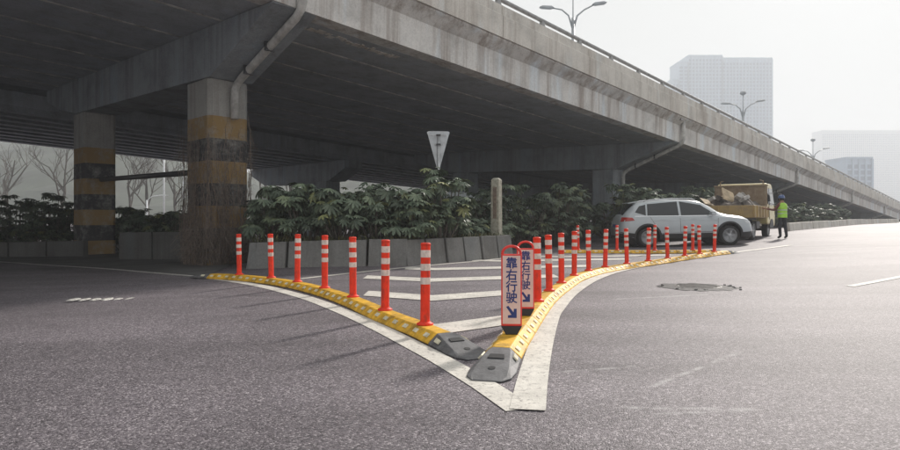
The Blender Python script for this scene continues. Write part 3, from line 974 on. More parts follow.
# the tangle that has slumped round the foot
for i in range(380):
    a = rr.uniform(-2.9, .55)
    b = Vector((.6 * math.cos(a), .8 * math.sin(a), rr.uniform(0, .15)))
    out = Vector((math.cos(a), math.sin(a), 0)) * rr.uniform(.1, .75)
    hgt = rr.uniform(.2, .95)
    tw.tube([b, b + out * .5 + Vector((rr.uniform(-.1, .1), rr.uniform(-.1, .1), hgt)), b + out * 1.0 + Vector((rr.uniform(-.2, .2), rr.uniform(-.2, .2), hgt * rr.uniform(.3, 1.2)))], [.006, .005, .003], 3, False)
mb.build('stems', M['vine'], vine)
tag(tw.build('twigs', M['vine'], vine), kind='stuff')

# ------------------------------------------------------------------ lane separators and posts
def kerb_arm(name, path, label, flip0, flip1):
    """modular yellow rubber separator: segments with cream reflectors, dark wedge ends"""
    e = empty(name, (path[0][0], path[0][1], G(path[0][0])), 0, label, 'lane separator', 'yellow lane separators')
    ox, oy, oz = e.location
    pts = resample(path, .5)
    prof = [(-.15, .004), (-.15, .022), (-.065, .095), (.065, .095), (.15, .022), (.15, .004)]
    base_prof = [(-.165, .002), (.165, .002)]
    def frame(i):
        a, b = Vector(pts[max(0, i - 1)]), Vector(pts[min(len(pts) - 1, i + 1)])
        t = (b - a).normalized()
        return t, Vector((-t.y, t.x))
    for i in range(len(pts) - 1):
        p, q = Vector(pts[i]), Vector(pts[i + 1])
        t = (q - p).normalized()
        n0, n1 = frame(i)[1], frame(i + 1)[1]
        g = .006
        p2, q2 = p + t * g, q - t * g
        gz0, gz1 = G(p.x) - oz, G(q.x) - oz
        mb = MB()
        for (w, z) in prof: mb.v.append((p2.x + n0.x * w - ox, p2.y + n0.y * w - oy, gz0 + z))
        for (w, z) in prof: mb.v.append((q2.x + n1.x * w - ox, q2.y + n1.y * w - oy, gz1 + z))
        mb.f = [tuple(range(6))[::-1], tuple(range(6, 12))] + [(k, (k + 1) % 6, 6 + (k + 1) % 6, 6 + k) for k in range(6)]
        mb.mi = [0] * 8
        seg = mb.build('segment', M['yellow'], e, bevel=.008, fixn=True)
        # bolts and reflectors
        for u in (.25, .75):
            c = p.lerp(q, u); nn = n0.lerp(n1, u).normalized(); gz = gz0 + (gz1 - gz0) * u
            for sgn in (-1, 1):
                r_ = MB()
                lo = [(sgn * .124, .0475), (sgn * .092, .0745)]
                vs = []
                for h_ in (0.0, .007):
                    for (w, z), a in ((lo[0], -.042), (lo[0], .042), (lo[1], .042), (lo[1], -.042)):
                        w2 = w + sgn * h_ * .65; z2 = z + h_ * .76
                        vs.append((c.x + nn.x * w2 + t.x * a - ox, c.y + nn.y * w2 + t.y * a - oy, gz + z2))
                r_.hexa(vs)
                r_.build('reflector', M['reflector'], seg, fixn=True)
    def wedge(i, sgn, L=.62):
        t, nn = frame(i)
        t = t * sgn
        p = Vector(pts[i])
        gz = G(p.x) - oz
        def W(a, w, z): return (p.x + t.x * a + nn.x * w - ox, p.y + t.y * a + nn.y * w - oy, gz + z)
        st = [(.008, .15, .066, .095), (.10, .152, .085, .092), (.40, .165, .115, .05), (.56, .15, .12, .024), (.64, .10, .09, .012)]
        mb = MB()
        for (a, w, w2, z) in st:
            mb.v += [W(a, -w, .004), W(a, -w, .016), W(a, -w2, z), W(a, w2, z), W(a, w, .016), W(a, w, .004)]
        for k in range(len(st) - 1):
            for j in range(6):
                j2 = (j + 1) % 6
                mb.f.append((k * 6 + j, k * 6 + j2, k * 6 + 6 + j2, k * 6 + 6 + j)); mb.mi.append(0)
        mb.f += [tuple(range(6))[::-1], tuple(range((len(st) - 1) * 6, len(st) * 6))]; mb.mi += [0, 0]
        wd = mb.build('end_wedge', M['rubber'], e, bevel=.01, fixn=True)
        hole = MB()
        for k in range(16):
            an = 2 * math.pi * k / 16
            hole.v.append(W(.44 + .026 * math.cos(an), .026 * math.sin(an),   .0535 - (.04 + .026 * math.cos(an)) * .16))
        hole.f = [tuple(range(16))]; hole.mi = [0]
        hole.build('bolt_hole', M['rubberdark'], wd, fixn=True)
        rc = MB()
        rc.hexa([W(.20, -.05, .078), W(.27, -.06, .068), W(.27, .06, .068), W(.20, .05, .078), W(.20, -.05, .088), W(.27, -.06, .076), W(.27, .06, .076), W(.20, .05, .088)])
        rc.build('lifting_lug', M['rubberdark'], wd, fixn=True)
        for sg in (-1, 1):
            rf = MB()
            vs = []
            for h_ in (0, .008):
                for a, (w, z) in ((.10, (.132, .042)), (.19, (.138, .040)), (.19, (.112, .066)), (.10, (.105, .072))):
                    vs.append(W(a, sg * (w + h_), z + h_))
            rf.hexa(vs).build('reflector', M['reflector'], wd, fixn=True)
    if flip0: wedge(0, -1)
    if flip1: wedge(len(pts) - 1, 1)
    return e
KT = .095
Lp = [(239.3, 274.7), (271.2, 277.8), (297.3, 281.8), (324.7, 288), (353, 296.9), (385, 310), (425, 324.6)]
Rp = [(537.8, 301.2), (549.3, 290.8), (561.5, 282.8), (574.2, 275.4), (588.7, 270.6), (605.1, 267), (626.9, 263.7), (648.2, 260.9), (667.6, 258.2), (684.7, 255.7), (699.7, 253.7), (714.3, 251.8)]
Bp = [(578.2, 249.9), (617, 250.1), (654.7, 250.3), (692.8, 250)]
def smooth_path(pts):
    return pts
Lw = [P(x, y, KT) for x, y in Lp]; Rw = [P(x, y, KT) for x, y in Rp]; Bw = [P(x, y, KT) for x, y in Bp]
lpath = [P(213, 273.5, KT)] + Lw + [P(444, 332.5, KT)]
rpath = [P(501.5, 347, KT), P(514, 330, KT)] + Rw + [P(726, 250.6, KT)]
bpath = [(Bw[0][0] - .55, Bw[0][1] + .02)] + Bw + [(Bw[3][0] + .5, Bw[3][1])]
kerb_arm('lane_separator', lpath, 'yellow rubber kerb curving along the left side of the island', True, True)
kerb_arm('lane_separator', rpath, 'long yellow rubber kerb curving along the right side with two signs', True, True)
kerb_arm('lane_separator', bpath, 'short straight yellow kerb at the back in front of the car', False, True)

def make_post():
    e = empty('delineator_post', (0, 0, 0))
    H_ = .75; r = .044
    MB().lathe([(.075, 0), (.078, .006), (.078, .014), (.055, .026), (r + .003, .034)], 20).build('base', M['orange_cap'], e, smooth=True)
    smoothed(MB().lathe([(r + .002, .030), (r, .05), (r, H_ - .030)], 20).build('tube', M['orange'], e))
    smoothed(MB().lathe([(r, H_ - .030), (r + .003, H_ - .026), (r + .003, H_ - .010), (r - .006, H_ - .002), (.012, H_)], 20).build('cap', M['orange_cap'], e))
    for z0, z1 in ((.069, .135), (.194, .255), (.318, .379)):
        smoothed(MB().lathe([(r - .002, H_ - z1 - .001), (r + .0022, H_ - z1), (r + .0022, H_ - z0), (r - .002, H_ - z0 + .001)], 20).build('reflective_band', M['band'], e))
    return e
proto = make_post()
first = True
ordw = ['nearest', 'second', 'third', 'fourth', 'fifth', 'sixth', 'seventh', 'eighth', 'ninth', 'tenth', 'eleventh', 'twelfth']
rr = random.Random(8)
def place_post(x, y, label, group):
    global first
    o = proto if first else copy_tree(proto)
    first = False
    o.location = (x, y, G(x) + KT - .002)
    o.rotation_euler = (R(rr.uniform(-1.6, 1.6)), R(rr.uniform(-1.6, 1.6)), rr.uniform(0, 6.28))
    tag(o, label, 'delineator post', group)
for i, (x, y) in enumerate(Lw[::-1]):
    place_post(x, y, 'nearest red banded post on the left yellow kerb' if i == 0 else ('red banded post farthest away on the left yellow kerb' if i == 6 else ordw[i] + ' red banded post on the left kerb, counted from its near end'), 'posts on the left kerb')
for i, (x, y) in enumerate(Rw):
    place_post(x, y, 'red banded post nearest the two signs on the right kerb' if i == 0 else ('last red banded post at the far end of the right kerb' if i == 11 else ordw[i] + ' red banded post on the right kerb, counted from the signs'), 'posts on the right kerb')
for i, (x, y) in enumerate(Bw):
    place_post(x, y, ['leftmost', 'second from left', 'third from left', 'rightmost'][i] + ' red banded post on the short back kerb', 'posts on the back kerb')

# ------------------------------------------------------------------ keep-right signs
def text_mesh(name, s, size, m, bold=.0):
    cu = bpy.data.curves.new(name, 'FONT')
    cu.body = s; cu.size = size; cu.align_x = 'CENTER'; cu.align_y = 'CENTER'
    cu.extrude = .0008; cu.offset = bold
    cu.offset = 0
    o = bpy.data.objects.new(name, cu); col.objects.link(o)
    dg = bpy.context.evaluated_depsgraph_get(); dg.update()
    me = bpy.data.meshes.new_from_object(o.evaluated_get(dg))
    bpy.data.objects.remove(o)
    # heavier strokes: the outline repeated a hair to each side
    vv = [v.co.copy() for v in me.vertices]; ff = [tuple(p.vertices) for p in me.polygons]
    mb = MB()
    for dx, dy, dz in ((0, 0, 0), (bold, 0, .0002), (-bold, 0, .0004), (0, bold, .0006), (0, -bold, .0008)):
        mb.add([(v.x + dx, v.y + dy, v.z + dz) for v in vv], ff)
    return mb.mesh(name, m)
GLY = [text_mesh('character', ch, .098, M['signblue'], .0018) for ch in '靠右行驶']
def rr_poly(w, z0, z1, rb, rt, n=10):
    """outline with an arched top (radius rt) and slightly rounded foot"""
    out = [(-w + rb, z0), (w - rb, z0), (w, z0 + rb)]
    for k in range(n + 1):
        a = math.pi * k / n
        out.append((w * math.cos(a), z1 - rt + rt * math.sin(a)))
    out.append((-w, z0 + rb))
    return out
def keep_right_sign(px, py, rz, label):
    x, y = P(px, py, KT)
    e = empty('keep_right_sign', (x, y, G(x) + KT), rz, label, 'road sign', 'keep-right signs')
    W, T = .086, .018
    outer = rr_poly(W, .068, .745, .012, .075, 14)
    inner = rr_poly(W - .014, .088, .655, .004, .004, 14)
    # red backing slab with the handle opening left out: lower slab and a loop above
    slab = [(-W, .068), (W, .068), (W, .668), (-W, .668)]
    MB().prism(slab, lambda a, z: (a, -T, z), lambda a, z: (a, T, z)).build('frame', M['signred'], e, bevel=.006, fixn=True)
    loop = [(-W + .010, 0, .660)]
    for k in range(13):
        a = math.pi - math.pi * k / 12
        loop.append(((W - .010) * math.cos(a), 0, .672 + .062 * math.sin(a)))
    loop.append((W - .010, 0, .660))
    MB().tube(loop, .0115, 10).build('handle', M['signred'], e, smooth=True)
    MB().box(-W + .012, W - .012, -T - .0025, -T + .001, .088, .655).build('reflective_panel', M['signpink'], e)
    for k, (me, z) in enumerate(zip(GLY, (.588, .490, .395, .300))):
        o = link('character', me, e)
        o.rotation_euler = (R(90), 0, 0)
        o.location = (0, -T - .0035, z)
    ar = [(-.048, .058), (-.030, .064), (.020, .000), (.020, .030), (.042, .030), (.042, -.040), (-.028, -.040), (-.028, -.018), (.002, -.016)]
    ar = [(-.045, .052), (-.026, .060), (.016, .006), (.020, .036), (.042, .036), (.042, -.040), (-.030, -.040), (-.030, -.019), (-.001, -.014)]
    MB().prism(ar, lambda a, z: (a, -T - .0045, .178 + z), lambda a, z: (a, -T - .002, .178 + z)).build('arrow', M['signblue'], e, fixn=True)
    MB().hexa([(-W * .55, -.035, 0), (W * .55, -.035, 0), (W * .55, .035, 0), (-W * .55, .035, 0), (-W - .002, -.026, .07), (W + .002, -.026, .07), (W + .002, .026, .07), (-W - .002, .026, .07)]).build('foot', M['signblack'], e, bevel=.006)
keep_right_sign(511.5, 334.0, R(-4), 'nearer red framed keep right sign with blue characters on the kerb')
keep_right_sign(525.5, 315.5, R(-2), 'farther red framed keep right sign half hidden behind the nearer one')

# ------------------------------------------------------------------ triangular sign seen from behind, marker stone
ty = 15.3
tx = D(438.5, ty)
ts = empty('yield_sign', (tx, ty, G(tx)), R(6), 'grey back of a triangular give way sign on a post', 'road sign')
zc = lambda py: CAMH + (HY - py) / F * ty - G(tx)
MB().tube([(0, 0, .4), (0, 0, zc(136))], .032, 10).build('post', M['steel'], ts, smooth=True)
tw_ = 11.8 / F * ty
zt, zb = zc(131.0), zc(168.5)
tri = [(-tw_ + .05, zt), (tw_ - .05, zt), (tw_ - .005, zt - .03), (tw_ - .03, zt - .09), (.04, zb + .02), (0, zb), (-.04, zb + .02), (-tw_ + .03, zt - .09), (-tw_ + .005, zt - .03)]
MB().prism(tri, lambda a, z: (a, .045, z), lambda a, z: (a, .050, z)).build('plate', M['signback'], ts, fixn=True)
for zz, ww in ((zt - .10, .20), (zt - .34, .11)):
    MB().box(-ww, ww, .030, .045, zz - .02, zz + .02).build('bracket', M['steel'], ts)
    MB().box(-.055, .055, -.04, .03, zz - .015, zz + .015).build('clamp', M['darksteel'], ts)
my_ = 16.75; mx_ = D(496.5, my_)
ms = empty('marker_post', (mx_, my_, .45), R(-28), 'tall square stone marker post standing behind the planter wall', 'marker post')
hz = CAMH + (HY - 178) / F * my_ - .45
w_ = .125
mb = MB()
mb.v = [(-w_, -w_, 0), (w_, -w_, 0), (w_, w_, 0), (-w_, w_, 0), (-w_ * .93, -w_ * .93, hz - .05), (w_ * .93, -w_ * .93, hz - .05), (w_ * .93, w_ * .93, hz - .05), (-w_ * .93, w_ * .93, hz - .05), (-w_ * .5, -w_ * .5, hz), (w_ * .5, -w_ * .5, hz), (w_ * .5, w_ * .5, hz), (-w_ * .5, w_ * .5, hz)]
mb.f = [(3, 2, 1, 0), (0, 1, 5, 4), (1, 2, 6, 5), (2, 3, 7, 6), (3, 0, 4, 7), (4, 5, 9, 8), (5, 6, 10, 9), (6, 7, 11, 10), (7, 4, 8, 11), (8, 9, 10, 11)]
mb.mi = [0] * 10
mb.build('shaft', M['stone'], ms, bevel=.01)
MB().box(-.055, .055, -w_ - .003, -w_ + .012, hz * .35, hz * .85).build('painted_inset', M['stonered'], ms)

# ------------------------------------------------------------------ cars
def hermite(xs_, ys_, x):
    xs_, ys_ = np.array(xs_, float), np.array(ys_, float)
    d = np.diff(ys_) / np.diff(xs_)
    m = np.zeros(len(xs_)); m[0], m[-1] = d[0], d[-1]
    for i in range(1, len(xs_) - 1):
        m[i] = 0 if d[i - 1] * d[i] <= 0 else 2 * d[i - 1] * d[i] / (d[i - 1] + d[i])
    i = int(np.clip(np.searchsorted(xs_, x) - 1, 0, len(xs_) - 2))
    h = xs_[i + 1] - xs_[i]; t = min(1, max(0, (x - xs_[i]) / h))
    return float((2 * t ** 3 - 3 * t * t + 1) * ys_[i] + (t ** 3 - 2 * t * t + t) * h * m[i] + (-2 * t ** 3 + 3 * t * t) * ys_[i + 1] + (t ** 3 - t * t) * h * m[i + 1])
M['carwhite'] = mat('white_car_paint', (.46, .50, .53), .28, 0, .05, 3, coat=.8)
M['carblack'] = mat('black_car_plastic', (.022, .022, .024), .55, 0, .2, 10)
M['tyre'] = mat('tyre_rubber', (.018, .018, .019), .8, 0, .3, 20)
M['alloy'] = mat('alloy_wheel', (.42, .43, .45), .35, .25)
M['chrome'] = mat('chrome_trim', (.75, .76, .78), .15, 1.0)
M['redlamp'] = mat('red_lamp_lens', (.42, .020, .016), .15, 0, coat=.6)
M['clearlamp'] = mat('clear_lamp_lens', (.62, .64, .66), .10, 0, coat=.8)
M['seam'] = mat('panel_gap', (.03, .03, .032), .8)
M['plate'] = mat('number_plate', (.03, .08, .35), .4)

def wheel(parent, x, y, z, r, w, spokes, side):
    tyre = MB().lathe([(r * .62, -w / 2), (r * .90, -w / 2), (r, -w / 2 + .03), (r, w / 2 - .03), (r * .90, w / 2), (r * .62, w / 2)], 36)
    tyre.f = tyre.f[:-2]; tyre.mi = tyre.mi[:-2]
    e = tyre.build('wheel', M['tyre'], parent)
    smoothed(e, 35)
    e.rotation_euler = (R(90) if side < 0 else R(-90), 0, 0)
    e.location = (x, y, z)
    # local +z now points outwards
    rim = MB().lathe([(r * .655, w / 2 - .03), (r * .70, w / 2 + .004), (r * .66, w / 2 + .006), (r * .62, w / 2 - .03)], 36).build('rim', M['alloy'], e, smooth=True)
    MB().lathe([(r * .63, -w / 4), (r * .63, w / 2 - .05)], 24).build('barrel', M['carblack'], e)
    sp = MB()
    for k in range(spokes):
        a = 2 * math.pi * k / spokes
        for da in (-.16, .16):
            c0, s0_ = math.cos(a + da * .35), math.sin(a + da * .35); c1, s1_ = math.cos(a + da), math.sin(a + da)
            p0 = Vector((c0 * r * .13, s0_ * r * .13, w / 2 - .012)); p1 = Vector((c1 * r * .66, s1_ * r * .66, w / 2 - .004))
            tdir = (p1 - p0).normalized(); nn = Vector((-tdir.y, tdir.x, 0)) * .010
            zz = Vector((0, 0, -.03))
            sp.hexa([p0 - nn + zz, p1 - nn + zz, p1 + nn + zz, p0 + nn + zz, p0 - nn, p1 - nn, p1 + nn, p0 + nn])
    sp.build('spoke_set', M['alloy'], e)
    MB().lathe([(r * .17, w / 2 - .04), (r * .17, w / 2 - .006), (r * .1, w / 2)], 16).build('hub_cap', M['alloy'], e)
    return e

class Body:
    """lofted car shell; side_y / top give points of its surface for the parts that lie on it"""
    def __init__(s, top, width, roofw, belt, bottom):
        s.T, s.Wd, s.Rw, s.Bt, s.Bo = top, width, roofw, belt, bottom
    def sec(s, x):
        zt, w, wr, bz, zb = (hermite(*zip(*a), x) for a in (s.T, s.Wd, s.Rw, s.Bt, s.Bo))
        bz = min(bz, zt - .03)
        return [(0, zb), (w * .84, zb), (w * .965, zb + .10), (w, .52 if bz > .6 else bz * .8), (w * 1.0, min(.76, bz - .08)), (w * .982, bz),
                (w * .95 * .62 + wr * .38, bz + (zt - bz) * .42), (wr * 1.0 + .0, zt - min(.085, (zt - bz) * .35)), (wr * .82, zt - .012 - min(.02, (zt - bz) * .1)), (wr * .45, zt - .004), (0, zt)]
    def side_y(s, x, z):
        p = s.sec(x)[2:8]
        for (y0, z0), (y1, z1) in zip(p[:-1], p[1:]):
            if z0 <= z <= z1 or (z <= z0 and (y0, z0) == p[0]):
                t = (z - z0) / max(1e-5, z1 - z0)
                return y0 + (y1 - y0) * min(1, max(0, t))
        return p[-1][0]
    def top_z(s, x, f):
        p = s.sec(x); w = p[7][0]
        y = abs(f) * w
        q = p[7:]
        for (y0, z0), (y1, z1) in zip(q[:-1], q[1:]):
            if y1 <= y <= y0 + 1e-6:
                t = (y0 - y) / max(1e-5, y0 - y1)
                return f * w, z0 + (z1 - z0) * t
        return 0, q[-1][1]
    def shell(s, x0, x1, n):
        mb = MB()
        half = None
        for i in range(n + 1):
            x = x0 + (x1 - x0) * (0.5 - .5 * math.cos(math.pi * i / n)) if False else x0 + (x1 - x0) * i / n
            p = s.sec(x)
            ringp = [(x, -y, z) for y, z in p] + [(x, y, z) for y, z in p[-2:0:-1]]
            mb.v += ringp
        m = len(ringp)
        for i in range(n):
            for k in range(m):
                k2 = (k + 1) % m
                mb.f.append((i * m + k, i * m + k2, (i + 1) * m + k2, (i + 1) * m + k))
                kk = k if k < 10 else m - 1 - k
                mb.mi.append(1 if kk <= 1 else 0)
        mb.f += [tuple(range(m))[::-1], tuple(range(n * m, n * m + m))]; mb.mi += [0, 0]
        return mb
    def patch(s, quad, side, off, nu=6, nv=3):
        """quad of four (x, z) corners laid on the side of the shell"""
        mb = MB()
        for i in range(nu + 1):
            for j in range(nv + 1):
                u, v = i / nu, j / nv
                a = [quad[0][k] * (1 - u) + quad[1][k] * u for k in (0, 1)]
                b = [quad[3][k] * (1 - u) + quad[2][k] * u for k in (0, 1)]
                x, z = a[0] * (1 - v) + b[0] * v, a[1] * (1 - v) + b[1] * v
                mb.v.append((x, side * (s.side_y(x, z) + off), z))
        for i in range(nu):
            for j in range(nv):
                a = i * (nv + 1) + j
                mb.f.append((a, a + nv + 1, a + nv + 2, a + 1)); mb.mi.append(0)
        return mb
def cut_arches(o, arches, depth):
    mb = MB()
    cuts_ = []
    for (x, z, r) in arches:
        c = MB().lathe([(r, -2), (r, 2)], 40)
        c.v = [(a + x, cc, b + z) for a, b, cc in c.v]
        co = c.build('cutter', M['carblack'], o.parent, fixn=True)
        md = o.modifiers.new('cut', 'BOOLEAN'); md.object = co; md.operation = 'DIFFERENCE'; md.solver = 'EXACT'
        cuts_.append(co)
    dg = bpy.context.evaluated_depsgraph_get(); dg.update()
    me = bpy.data.meshes.new_from_object(o.evaluated_get(dg))
    o.modifiers.clear()
    o.data = me
    for c in cuts_: bpy.data.objects.remove(c)

def build_suv(loc, rz, ry, label):
    e = empty('parked_car', loc, rz, label, 'car')
    e.rotation_euler = (0, ry, rz)
    B = Body(top=[(-2.33, .80), (-2.30, 1.02), (-2.20, 1.15), (-1.92, 1.42), (-1.72, 1.575), (-1.35, 1.635), (-.7, 1.665), (0, 1.655), (.42, 1.60), (.80, 1.44), (1.22, 1.165), (1.40, 1.10), (1.85, 1.03), (2.10, .95), (2.25, .83), (2.33, .66)],
             width=[(-2.33, .70), (-2.22, .83), (-1.95, .905), (-1.4, .93), (1.3, .93), (1.75, .905), (2.05, .82), (2.25, .68), (2.33, .55)],
             roofw=[(-2.33, .60), (-1.9, .60), (-1.5, .625), (0, .64), (.7, .635), (1.25, .70), (1.5, .74), (1.9, .70), (2.33, .45)],
             belt=[(-2.33, .70), (-2.1, 1.02), (-1.5, 1.06), (0, 1.02), (1.2, .99), (1.7, .93), (2.1, .84), (2.33, .58)],
             bottom=[(-2.33, .42), (-2.1, .30), (-1.6, .22), (1.6, .20), (2.1, .22), (2.33, .28)])
    wb = 1.40
    body = B.shell(-2.33, 2.33, 64).build('body', [M['carwhite'], M['carblack']], e, smooth=True, fixn=True)
    cut_arches(body, [(-wb, .36, .415), (wb, .36, .415)], .3)
    smoothed(body, 38)
    for x in (-wb, wb):
        for sd_ in (-1, 1):
            wheel(e, x, sd_ * .80, .345, .345, .235, 5, sd_)
            # black arch cladding ring
            mb = MB(); n = 22
            ra, rb = .412, .475
            for k in range(n + 1):
                a = R(-8) + R(196) * k / n
                for r in (ra, rb):
                    xx, zz = x + r * math.cos(a), .36 + r * math.sin(a)
                    yy = B.side_y(xx, max(.3, zz))
                    mb.v += [(xx, sd_ * (yy + .014), zz), (xx, sd_ * (yy - .05), zz)]
            for k in range(n):
                q = k * 4
                mb.f += [(q, q + 4, q + 6, q + 2), (q + 2, q + 6, q + 7, q + 3), (q, q + 1, q + 5, q + 4)]; mb.mi += [0] * 3
            mb.build('arch_trim', M['carblack'], e, fixn=True)
            # inner liner
            ln_ = MB().lathe([(.418, 0), (.418, .34)], 24)
            ln_.v = [(a + x, sd_ * (.52 + c * .6), b + .36) for a, b, c in ln_.v]
            ln_.f = ln_.f[:-1]; ln_.mi = ln_.mi[:-1]
            ln_.build('wheel_well', M['carblack'], e)
    for sd_ in (-1, 1):
        wins = [[(-1.80, 1.235), (-1.45, 1.115), (-1.40, 1.50), (-1.62, 1.45)], [(-1.40, 1.110), (-.32, 1.085), (-.30, 1.575), (-1.34, 1.515)], [(-.24, 1.083), (1.00, 1.065), (.50, 1.43), (-.22, 1.575)]]
        for q in wins:
            B.patch(q, sd_, .006, 8, 4).build('side_window', M['glassdark'], e, smooth=True, fixn=True)
        B.patch([(-1.83, 1.088), (1.10, 1.035), (1.08, 1.058), (-1.80, 1.108)], sd_, .010, 20, 1).build('window_trim', M['chrome'], e, fixn=True)
        # roof edge and lower cladding
        B.patch([(-.98, .30), (.98, .30), (.985, .455), (-.985, .455)], sd_, .010, 12, 2).build('sill_cladding', M['carblack'], e, fixn=True)
        B.patch([(-.95, .475), (.95, .475), (.95, .492), (-.95, .492)], sd_, .013, 12, 1).build('sill_trim', M['chrome'], e, fixn=True)
        B.patch([(-2.30, .40), (-1.85, .36), (-1.86, .50), (-2.31, .56)], sd_, .010, 6, 2).build('rear_cladding', M['carblack'], e, fixn=True)
        B.patch([(1.86, .30), (2.29, .32), (2.30, .46), (1.87, .44)], sd_, .010, 6, 2).build('front_cladding', M['carblack'], e, fixn=True)
        for q in ([(-.285, .50), (-.275, .50), (-.275, 1.07), (-.285, 1.07)], [(.985, .52), (.995, .52), (1.03, 1.04), (1.02, 1.04)], [(-1.16, .80), (-1.15, .80), (-1.32, 1.09), (-1.33, 1.09)], [(-.285, .50), (.99, .50), (.99, .508), (-.285, .508)]):
            B.patch(q, sd_, .004, 2, 6).build('door_seam', M['seam'], e, fixn=True)
        B.patch([(-1.25, .915), (1.55, .870), (1.55, .884), (-1.25, .930)], sd_, .006, 16, 1).build('body_crease', M['carwhite'], e, fixn=True)
        for hx in (-.98, .08):
            B.patch([(hx, .945), (hx + .20, .94), (hx + .20, .965), (hx, .97)], sd_, .022, 3, 1).build('door_handle', M['carwhite'], e, fixn=True)
        # lamps
        B.patch([(-2.285, .92), (-1.84, .955), (-1.92, 1.055), (-2.22, 1.08)], sd_, .010, 6, 3).build('taillight', M['redlamp'], e, fixn=True)
        B.patch([(1.98, .765), (2.26, .70), (2.22, .80), (1.92, .86)], sd_, .010, 5, 3).build('headlight', M['clearlamp'], e, fixn=True)
        # mirror on a stalk
        my = .93
        mm = MB().prism([(0, 0), (.14, -.02), (.17, .06), (.12, .13), (.02, .13)], lambda a, z: (.70 + a, sd_ * (my - .0), 1.06 + z), lambda a, z: (.72 + a, sd_ * (my + .20), 1.07 + z))
        mm.build('door_mirror', M['carwhite'], e, bevel=.02, fixn=True)
        # roof rail
        MB().tube([(-1.45, sd_ * .60, 1.60), (-1.25, sd_ * .61, 1.66), (-.5, sd_ * .615, 1.690), (.2, sd_ * .61, 1.665), (.35, sd_ * .60, 1.62)], .016, 6).build('roof_rail', M['chrome'], e, smooth=True)
    def topgrid(xa, xb, f, n=8, nv=10, off=.006):
        mb = MB()
        for i in range(n + 1):
            x = xa + (xb - xa) * i / n
            for j in range(nv + 1):
                y, z = B.top_z(x, -f + 2 * f * j / nv)
                mb.v.append((x, y, z + off))
        for i in range(n):
            for j in range(nv):
                a = i * (nv + 1) + j
                mb.f.append((a, a + 1, a + nv + 2, a + nv + 1)); mb.mi.append(0)
        return mb
    topgrid(.50, 1.20, .92).build('windscreen', M['glassdark'], e, smooth=True, fixn=True)
    topgrid(-2.17, -1.80, .88).build('rear_window', M['glassdark'], e, smooth=True, fixn=True)
    MB().prism([(-1.95, 1.545), (-1.66, 1.60), (-1.62, 1.635), (-1.99, 1.565)], lambda a, z: (a, -.56, z), lambda a, z: (a, .56, z)).build('roof_spoiler', M['carwhite'], e, bevel=.008, fixn=True)
    MB().box(2.30, 2.345, -.45, .45, .50, .70).build('grille', M['carblack'], e, bevel=.01)
    MB().box(2.32, 2.352, -.40, .40, .61, .63).build('grille_bar', M['chrome'], e)
    MB().box(2.335, 2.352, -.22, .22, .40, .50).build('number_plate', M['plate'], e)
    MB().box(-2.345, -2.325, -.22, .22, .72, .83).build('number_plate', M['plate'], e)
    MB().box(-2.2, 2.2, -.6, .6, .17, .30).build('underbody', M['carblack'], e)
    return e
cxx = D(689.5, 20.9); cyy = 21.75
g0, g1 = G(cxx - 1.4), G(cxx + 1.4)
build_suv((cxx, cyy, (g0 + g1) / 2), R(-2), -math.atan2(g1 - g0, 2.8), 'white sport utility car parked side on behind the right kerb posts')

def build_van(loc, rz, L, H_, label):
    e = empty('parked_van', loc, rz, label, 'van')
    hl = L / 2
    B = Body(top=[(-hl, H_ - .25), (-hl + .12, H_ - .04), (0, H_), (hl - 1.3, H_ - .03), (hl - .95, H_ - .16), (hl - .35, 1.15), (hl - .05, 1.0), (hl, .8)],
             width=[(-hl, .80), (-hl + .15, .86), (hl - .6, .86), (hl, .68)], roofw=[(-hl, .70), (hl - 1, .72), (hl, .6)],
             belt=[(-hl, 1.0), (hl - .4, 1.0), (hl, .7)], bottom=[(-hl, .32), (hl, .3)])
    body = B.shell(-hl, hl, 40).build('body', [M['carwhite'], M['carblack']], e, smooth=True, fixn=True)
    cut_arches(body, [(-hl * .58, .33, .38), (hl * .62, .33, .38)], .3)
    smoothed(body, 38)
    for x in (-hl * .58, hl * .62):
        for sd_ in (-1, 1):
            wheel(e, x, sd_ * .74, .32, .32, .2, 5, sd_)
    for sd_ in (-1, 1):
        for q in ([(-hl + .3, 1.12), (-.1, 1.12), (-.1, H_ - .32), (-hl + .3, H_ - .32)], [(0, 1.12), (hl - 1.4, 1.12), (hl - 1.45, H_ - .32), (0, H_ - .32)], [(hl - 1.32, 1.12), (hl - .55, 1.12), (hl - .95, H_ - .36), (hl - 1.32, H_ - .32)]):
            B.patch(q, sd_, .006).build('side_window', M['glassdark'], e, smooth=True, fixn=True)
        B.patch([(hl - .3, .75), (hl - .06, .72), (hl - .08, .9), (hl - .3, .93)], sd_, .008).build('headlight', M['clearlamp'], e, fixn=True)
        B.patch([(-hl + .02, .8), (-hl + .14, .8), (-hl + .14, 1.15), (-hl + .02, 1.15)], sd_, .008).build('taillight', M['redlamp'], e, fixn=True)
    mb = MB()
    for i in range(9):
        x = hl - .90 + .5 * i / 8
        for j in range(9):
            y, z = B.top_z(x, -.9 + 1.8 * j / 8)
            mb.v.append((x, y, z + .006))
    for i in range(8):
        for j in range(8):
            a = i * 9 + j
            mb.f.append((a, a + 1, a + 10, a + 9)); mb.mi.append(0)
    mb.build('windscreen', M['glassdark'], e, smooth=True, fixn=True)
    return e
vx1, vy1 = D(452, 27.5), 27.5
build_van((vx1, vy1, G(vx1)), R(-3), 4.1, 2.32, 'white van roof seen above the planter shrubs left of the marker post')
vx2, vy2 = D(543, 31), 31
build_van((vx2, vy2, G(vx2)), R(2), 4.0, 2.02, 'white van roof just showing over the dark hedge right of the marker post')

